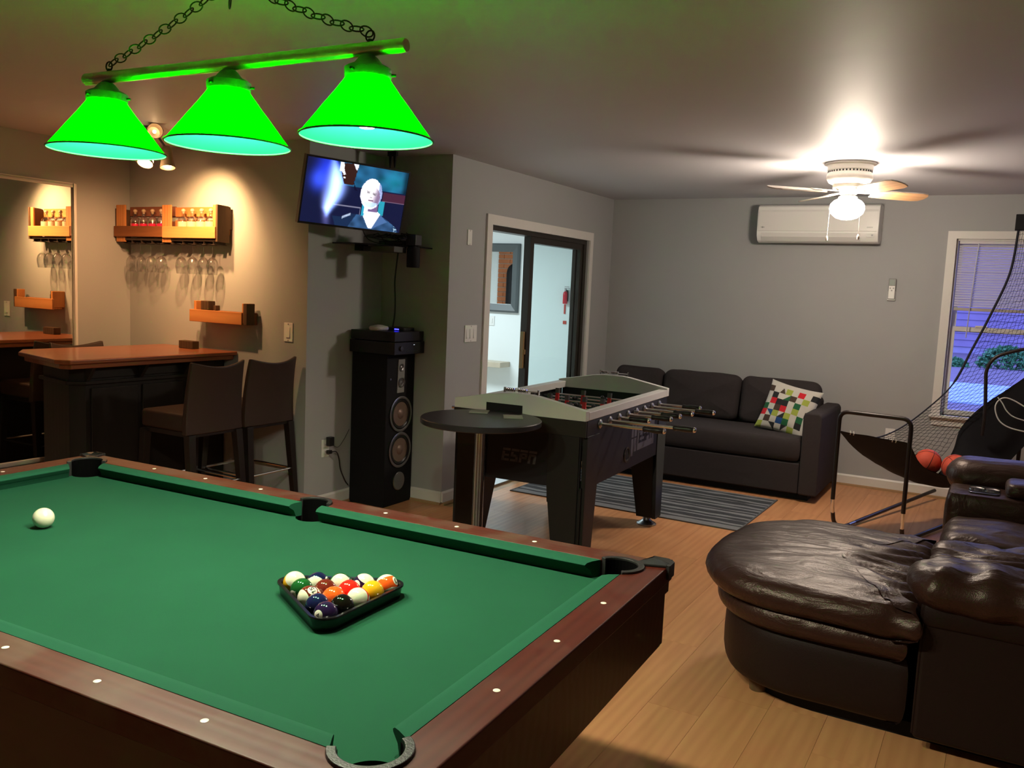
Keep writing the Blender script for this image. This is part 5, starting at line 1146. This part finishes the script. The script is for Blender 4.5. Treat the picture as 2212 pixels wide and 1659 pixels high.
# patterned pillow
PW = 0.205
W_=(0.50,0.48,0.44); K_=(0.012,0.012,0.014); R_=(0.55,0.008,0.02); G_=(0.008,0.10,0.035); Y_=(0.30,0.36,0.055); N_=(0.05,0.03,0.02); B_=(0.006,0.05,0.19)
PAT = [  # rows top to bottom; a tuple of three is a diagonal split (upper colour, lower colour, slope)
 [W_,W_,W_,W_,W_,W_,W_,W_],
 [N_,W_,(W_,N_,'a'),Y_,W_,R_,W_,K_],
 [W_,K_,W_,(W_,G_,'/'),N_,W_,Y_,W_],
 [W_,R_,(W_,K_,'x'),K_,W_,G_,W_,W_],
 [G_,W_,N_,R_,W_,Y_,W_,N_],
 [R_,(W_,B_,'\\'),Y_,(W_,K_,'/'),Y_,W_,G_,W_],
 [W_,N_,W_,B_,G_,W_,K_,W_],
 [Y_,W_,(W_,K_,'\\'),W_,(K_,W_,'/'),Y_,W_,W_],
]
def pat(u, v):
    c = PAT[min(7, int(v*8))][min(7, int(u*8))]
    if len(c) == 3 and isinstance(c[2], str):
        fu, fv = (u*8)%1, (v*8)%1
        if c[2] == '/': return c[0] if fu+fv < 1 else c[1]
        if c[2] == '\\': return c[0] if fu < fv else c[1]
        if c[2] == 'a': return c[1] if abs(fu-0.5) < fv*0.5 else c[0]
        return c[1]
    return c
n = 64; vs = []; cols = []
for side_ in (1, -1):
    for j in range(n+1):
        for i in range(n+1):
            a, b = i/n*2-1, j/n*2-1
            h = 0.075*((1-a*a)*(1-b*b))**0.42; h *= 1+0.12*noise.noise(Vector((a*2.5,b*2.5,side_*3)))
            px = a*PW*(1-0.075*(1-b*b)); pz = b*PW*(1-0.075*(1-a*a))
            if side_ < 0 and (i in (0,n) or j in (0,n)): h = 0
            elif i in (0,n) or j in (0,n): h = 0
            vs.append((px, -side_*h, pz))
            cols.append(None)
fs = []; fc = []
N1 = (n+1)**2
for s_, off in ((1,0),(-1,N1)):
    for j in range(n):
        for i in range(n):
            a = off+j*(n+1)+i; q = (a, a+1, a+n+2, a+n+1); fs.append(q if s_ > 0 else q[::-1])
            u, v = (i+0.5)/n, 1-(j+0.5)/n; fc.append(pat(u if s_ > 0 else 1-u, v))
pm = bpy.data.meshes.new('throw_pillow'); pm.from_pydata(vs, [], fs)
ca = pm.color_attributes.new('Col', 'FLOAT_COLOR', 'CORNER'); buf = []
for c in fc: buf += [*c, 1]*4
ca.data.foreach_set('color', buf); pm.materials.append(attr_mat('patterned_cotton')); pm.polygons.foreach_set('use_smooth', [True]*len(pm.polygons))
pi_ = link('throw_pillow', pm, None, (-1.405, 6.885, 0.650), (R(-24), R(10), R(-6))); tag(pi_, 'throw pillow with red, green, blue and black squares on the charcoal sofa', 'pillow')
# striped rug
rug = thing('striped_rug', 'grey rug with dark wavy stripes in front of the fabric sofa', 'rug', (-3.07, 5.50, 0), R(-0.6))
RW, RD = 1.69, 1.05
M_RL = mat('rug_light', (0.20,0.205,0.215), 0.95, bump=0.5, bscale=500, var=0.15, vscale=90); M_RK = mat('rug_dark', (0.040,0.042,0.048), 0.95, bump=0.5, bscale=500, var=0.2, vscale=90)
obj('rug_field', MB().box(0,0,0.0005,RW,RD,0.006), M_RL, rug)
yy = 0.085; rg = random.Random(3); k = 0
while yy < RD-0.06:
    w = [0.022,0.060,0.034,0.066,0.026,0.052][k%6]; n_ = 40
    lo = [(RW*i/n_, yy+0.016*noise.noise(Vector((i*0.35,yy*9,0)))) for i in range(n_+1)]
    hi = [(RW*i/n_, yy+w+0.018*noise.noise(Vector((i*0.35,yy*9+w*40,5)))) for i in range(n_+1)]
    vs_ = [(x,y,0.0075) for x, y in lo]+[(x,y,0.0075) for x, y in hi]+[(x,y,0.0061) for x, y in lo]+[(x,y,0.0061) for x, y in hi]; m_ = n_+1
    fs_ = [(i,i+1,m_+i+1,m_+i) for i in range(n_)]+[(2*m_+i,2*m_+i+1,i+1,i) for i in range(n_)]+[(m_+i,m_+i+1,3*m_+i+1,3*m_+i) for i in range(n_)]
    obj('stripe', MB().add(vs_, fs_), M_RK, rug); yy += w+[0.056,0.030,0.048][k%3]; k += 1
obj('binding', MB().box(-0.010,-0.010,0.0005,RW+0.010,-0.0002,0.008).box(-0.010,-0.0001,0.0005,-0.0002,RD,0.008).box(RW+0.0002,-0.0001,0.0005,RW+0.010,RD,0.008), mat('rug_binding', (0.10,0.10,0.10), 0.9), rug)

# ---------------------------------------------------------------- basketball arcade game
g = thing('basketball_arcade', 'black tube-framed basketball game with netting at the right by the window', 'arcade game', (0,0,0))
def smooth_pts(P, n=6):
    P = [Vector(p) for p in P]; out = []
    for i in range(len(P)-1):
        a, b, c, d = P[max(i-1,0)], P[i], P[i+1], P[min(i+2,len(P)-1)]
        for k in range(n):
            t = k/n; out.append(0.5*((2*b)+(c-a)*t+(2*a-5*b+4*c-d)*t*t+(3*b-a-3*c+d)*t**3))
    return out+[P[-1]]
def corner(A, B, C_, r, n=6):
    A, B, C_ = Vector(A), Vector(B), Vector(C_); p = B+(A-B).normalized()*r; q = B+(C_-B).normalized()*r
    return [((1-t)**2)*p+2*(1-t)*t*B+t*t*q for t in [i/n for i in range(n+1)]]
LT, RTp = (-0.873,5.864,0.800), (-0.447,5.838,0.795)
fr_ = [(-0.873,5.864,0.22)]+corner((-0.873,5.864,0.2), LT, RTp, 0.06)+corner(LT, RTp, (-0.447,5.838,0.2), 0.06)+[(-0.447,5.838,0.20)]
obj('front_frame', MB().tube(fr_, 0.0135, 12), M_TUBE, g, smooth=True)
obj('leg', MB().tube([(-0.873,5.864,0.22)]+[(-0.872,5.868,0.17)]+[(-0.868,5.878,0.13)], 0.0115, 12), M_CHROME, g, smooth=True)
obj('leg', MB().tube([(-0.447,5.838,0.20),(-0.446,5.842,0.10)], 0.0115, 12), M_CHROME, g, smooth=True)
obj('floor_rail', MB().tube(smooth_pts([(-0.868,5.878,0.13),(-0.860,5.905,0.065),(-0.835,5.975,0.020),(-0.79,6.07,0.0145)]), 0.0135, 12), M_TUBE, g, smooth=True)
obj('rail_clamp', MB().tube([(-0.79,6.07,0.0150),(-0.765,6.15,0.0185)], 0.0148, 12), M_STEEL, g, smooth=True)
obj('floor_rail', MB().tube([(-0.765,6.15,0.020),(-0.36,7.40,0.075)], 0.0135, 12), M_TUBE, g, smooth=True)
obj('floor_rail', MB().tube(smooth_pts([(-0.446,5.842,0.10),(-0.440,5.86,0.05),(-0.42,5.93,0.018),(-0.39,6.02,0.0145)])+[Vector((0.10,7.40,0.05))], 0.0135, 12), M_TUBE, g, smooth=True)
Lc = smooth_pts([(-0.87,5.866,0.672),(-0.74,6.08,0.50),(-0.52,6.38,0.34),(-0.33,6.58,0.335),(-0.24,6.70,0.50),(-0.205,6.78,0.66),(-0.10,6.96,0.80),(0.04,7.10,0.92),(0.15,7.18,1.02)], 6)
Rc = smooth_pts([(-0.447,5.842,0.645),(-0.37,6.08,0.47),(-0.20,6.34,0.37),(-0.06,6.55,0.335),(0.0,6.66,0.34),(0.06,6.80,0.36),(0.10,6.95,0.42),(0.20,7.08,0.55),(0.34,7.18,0.75)], 6)
nt_ = len(Lc)-1; m_ = 12; mb = MB(); vs = []
for d in (0, 1):
    for j in range(nt_+1):
        for i in range(m_+1):
            t = i/m_; p = Lc[j].lerp(Rc[j], t); sag = 0.05*sin(pi*t)*sin(pi*min(1, j/nt_*1.4)) if j/nt_ < 0.7 else 0
            p = p-Vector((0,0,sag+0.004*d)); p += Vector((0,0,0.006*noise.noise(p*9))); vs.append(p)
k_ = (nt_+1)*(m_+1); fs = []
for j in range(nt_):
    for i in range(m_):
        a = j*(m_+1)+i; fs += [(a,a+1,a+m_+2,a+m_+1),(k_+a,k_+a+m_+1,k_+a+m_+2,k_+a+1)]
obj('ball_ramp', mb.add(vs, fs), mat('black_canvas', (0.007,0.007,0.010), 0.85), g, smooth='open')
for (x, z) in ((-0.80,0.669),(-0.78,0.667),(-0.55,0.652),(-0.53,0.650)): obj('lacing', MB().tube([(x,5.855,z+0.012),(x+0.004,5.845,z),(x,5.86,z-0.012)], 0.0035, 6), M_ROPE, g)
for (x, y) in ((-0.873,5.85),(-0.447,5.825)): pass
obj('hoop_frame', MB().tube(smooth_pts([(-0.070,6.80,0.62),(-0.068,6.80,0.80),(-0.080,6.80,0.98),(-0.082,6.80,1.08),(-0.040,6.80,1.165),(0.06,6.80,1.215),(0.20,6.80,1.25),(0.42,6.80,1.25)]), 0.012, 10), M_TUBE, g, smooth=True)
obj('rear_post', MB().tube([(0.17,7.22,0.03),(0.17,7.22,2.10)], 0.0135, 10).tube([(0.78,7.22,0.03),(0.78,7.22,2.10)], 0.0135, 10), M_TUBE, g, smooth=True)
obj('header_box', MB().box(-0.004,7.15,2.062,0.80,7.24,2.172), M_BLACKM, g, bevel=0.004)
obj('backboard', MB().box(0.20,7.20,1.45,0.76,7.215,2.05), mat('backboard_white', (0.5,0.5,0.5), 0.4), g)
E1 = smooth_pts([(0.020,7.2,2.065),(-0.005,7.2,1.76),(-0.099,7.15,1.456),(-0.193,7.1,1.20),(-0.291,7.0,0.944),(-0.437,6.8,0.762),(-0.578,6.5,0.640),(-0.700,6.2,0.600),(-0.80,6.0,0.640)], 7)
E2 = smooth_pts([(0.22,7.22,2.065),(0.22,7.22,1.80),(0.22,7.22,1.55),(0.20,7.20,1.32),(0.16,7.18,1.10),(-0.03,7.02,0.83),(-0.20,6.76,0.66),(-0.30,6.60,0.47),(-0.52,6.36,0.36)], 7)
obj('net_rope', MB().tube(E1, [0.0085]*28+[0.005]*(len(E1)-28), 8), mat('net_sleeve', (0.012,0.012,0.022), 0.8), g, smooth=True)
mb = MB(); NS = 54; NT = 14
def curve_at(E, t): f = t*(len(E)-1); i = min(len(E)-2, int(f)); return E[i].lerp(E[i+1], f-i)
def NP(s, t):
    p = curve_at(E1, s).lerp(curve_at(E2, s), t); return p+Vector((0.005*noise.noise(Vector((s*9,t*3,1))), 0.012*sin(pi*t)*sin(s*9), 0.005*noise.noise(Vector((s*9,t*3,7)))))
for j in range(NS+1):
    s = j/NS; mb.tube([NP(min(1,max(0,s+(0.0025 if i%2 else -0.0025))), i/NT) for i in range(NT+1)], 0.0014, 3, caps=False)
for i in range(1, NT+1):
    mb.tube([NP(j/NS, min(1, i/NT+(0.006 if (i+j)%2 else -0.006))) for j in range(NS+1)], 0.0014, 3, caps=False)
nn = obj('netting', mb, M_NET, g); nn['kind'] = 'stuff'
h1 = smooth_pts([(0.20,6.7,0.835),(0.159,6.7,0.858),(0.096,6.7,0.892),(0.045,6.7,0.905),(0.009,6.7,0.885),(-0.008,6.7,0.84),(0.005,6.7,0.78),(0.035,6.7,0.735),(0.09,6.7,0.705),(0.174,6.7,0.690),(0.23,6.7,0.69)])
h2 = smooth_pts([(0.0,6.69,0.905),(0.03,6.69,0.87),(0.06,6.69,0.82),(0.10,6.69,0.785),(0.167,6.69,0.765),(0.23,6.69,0.76)])
obj('hoop_rope', MB().tube(h1, 0.0045, 8), M_ROPE, g, smooth=True); obj('hoop_rope', MB().tube(h2, 0.004, 8), M_ROPE, g, smooth=True)
def bball(P, r, lab, rot):
    o = link('basketball', mesh('basketball', MB().sphere((0,0,0), r, 36, 20), M_BALLR, True), None, P, rot); tag(o, lab, 'basketball', 'small orange basketballs on the ramp')
    for M in (Matrix.Identity(4), Matrix.Rotation(R(90),4,'X'), Matrix.Rotation(R(90),4,'Y')):
        obj('seam', MB().tube([tuple(M @ Vector((r*cos(2*pi*k/40), r*sin(2*pi*k/40), 0))) for k in range(40)], 0.0016, 5, True), M_BLACK, o)
bball((-0.375, 6.48, 0.440), 0.088, 'orange basketball lying lower left in the black ramp', (0.5,0.4,0.2))
bball((-0.200, 6.42, 0.435), 0.088, 'orange basketball beside it, half hidden by the leather sofa arm', (0.2,0.9,0.6))

# ---------------------------------------------------------------- leather sectional
ld = thing('leather_sofa', 'dark espresso leather sectional with a rounded chaise end at the right', 'sofa', (0,0,0))
def dshape(x0, x1, y0, y1, rx=None):
    """plan of the chaise: rounded at the left end"""
    pts = []; cy = (y0+y1)/2; ry = (y1-y0)/2; rx = rx or 0.42
    for i in range(25):
        a = R(90+180*i/24); ca, sa = cos(a), sin(a)
        pts.append((x0+rx+rx*(abs(ca)**0.75)*(-1 if ca < 0 else 1), cy+ry*(abs(sa)**0.75)*(1 if sa > 0 else -1)))
    pts += [(x1, y0), (x1, y1)]
    return pts
def rightseam(v):     # gathers running into the arm
    k = ss(-0.62, -0.20, v.x); return k*0.011*sin(v.y*55+noise.noise(Vector((v.x*4,v.y*4,0)))*7)*ss(0.30,0.42,v.z)
def creases(v):
    t = noise.noise(Vector((v.x*2.2+v.y*1.5, v.y*9-v.x*3, 3)));  s = noise.noise(Vector((v.x*3.5, v.y*16+v.x*5, 11)))
    return (0.010*abs(t)+0.005*s)*ss(-0.95,-0.70,v.x)+rightseam(v)
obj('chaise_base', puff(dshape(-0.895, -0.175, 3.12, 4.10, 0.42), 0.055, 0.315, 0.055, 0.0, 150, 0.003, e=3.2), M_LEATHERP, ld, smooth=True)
obj('chaise_band', puff(dshape(-0.930, -0.185, 3.085, 4.12, 0.44), 0.290, 0.392, 0.050, 0.0, 150, 0.006, e=2.0), M_LEATHER, ld, smooth=True)
obj('chaise_cushion', puff(dshape(-0.985, -0.15, 3.055, 4.16, 0.46), 0.372, 0.492, 0.085, 0.018, 240, 0.008, creases, e=2.0), M_LEATHER, ld, smooth=True)
obj('plinth', MB().prism([(x*1.0, y) for x, y in dshape(-0.80, 0.95, 3.20, 4.05, 0.40)], 0.0, 0.054), M_BLACKM, ld)
obj('foot', MB().lathe([(0.001,0),(0.032,0),(0.038,0.054),(0.001,0.054)], 20, (-0.70, 3.27, 0)), wood('foot_wood', (0.08,0.05,0.025), (0.14,0.09,0.045), 2, 0.5), ld, smooth=True)
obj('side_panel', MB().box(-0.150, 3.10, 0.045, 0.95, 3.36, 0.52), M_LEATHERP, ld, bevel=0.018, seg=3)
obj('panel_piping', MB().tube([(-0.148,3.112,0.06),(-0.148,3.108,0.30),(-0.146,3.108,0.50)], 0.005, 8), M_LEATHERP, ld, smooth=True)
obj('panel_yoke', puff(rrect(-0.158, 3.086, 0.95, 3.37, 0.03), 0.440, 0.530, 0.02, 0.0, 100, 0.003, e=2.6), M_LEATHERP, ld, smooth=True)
def armw(v): return 0.010*abs(noise.noise(Vector((v.x*16+v.z*6, v.y*3, 2))))+0.006*sin(v.x*46+noise.noise(Vector((v.x*5,v.y*5,v.z*5)))*5)*ss(3.45,3.2,v.y)+0.012*noise.noise(Vector((v.x*9,v.y*6,v.z*9)))
obj('arm_cushion', puff(rrect(-0.215, 3.050, 0.95, 3.39, 0.13, 10), 0.490, 0.632, 0.085, 0.010, 260, 0.010, armw, e=1.9), M_LEATHER, ld, smooth=True)
def pleat(v): return 0.004*sin(v.y*40+noise.noise(Vector((v.x*3,v.y*3,0)))*6)
obj('seat_cushion', puff(rrect(-0.20, 3.40, 0.72, 4.18, 0.06), 0.33, 0.50, 0.07, 0.02, 160, 0.010, creases, e=2.1), M_LEATHER, ld, smooth=True)
obj('seat_cushion', puff(rrect(-0.175, 4.21, 0.72, 4.78, 0.07), 0.30, 0.485, 0.07, 0.025, 160, 0.008, pleat, e=2.1), M_LEATHER, ld, smooth=True)
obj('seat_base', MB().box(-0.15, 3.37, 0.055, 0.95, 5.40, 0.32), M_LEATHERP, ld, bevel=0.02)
obj('console', puff(rrect(-0.185, 4.79, 0.72, 5.10, 0.045), 0.30, 0.575, 0.035, 0.0, 120, 0.003, e=3.0), M_LEATHER, ld, smooth=True)
obj('cupholder_tray', MB().prism(rrect(-0.085, 4.85, 0.055, 5.04, 0.03), 0.576, 0.583), M_FOIL, ld, bevel=0.002)
for x in (-0.05, 0.02):
    obj('cup_holder', MB().lathe([(0.030,0.5835),(0.036,0.587),(0.036,0.5835)], 24, (x,4.945,0), closed=True), M_CHROME, ld, smooth=True)
obj('console_pad', puff(rrect(0.075, 4.83, 0.60, 5.07, 0.05), 0.570, 0.645, 0.035, 0.008, 90, 0.004), M_LEATHER, ld, smooth=True)
obj('far_arm', puff(rrect(-0.205, 5.10, 0.95, 5.42, 0.12, 10), 0.50, 0.690, 0.09, 0.008, 200, 0.010, e=1.9), M_LEATHER, ld, smooth=True)
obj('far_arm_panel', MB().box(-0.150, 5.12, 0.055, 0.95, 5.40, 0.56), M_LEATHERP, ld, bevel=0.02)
for (a, b) in ((3.40,4.20),(4.21,4.80),(4.81,5.12)):
    obj('back_cushion', puff([(x, y) for x, y in rrect(0.66, a, 1.00, b, 0.08)], 0.40, 0.98, 0.09, 0.02, 100, 0.015), M_LEATHER, ld, smooth=True)
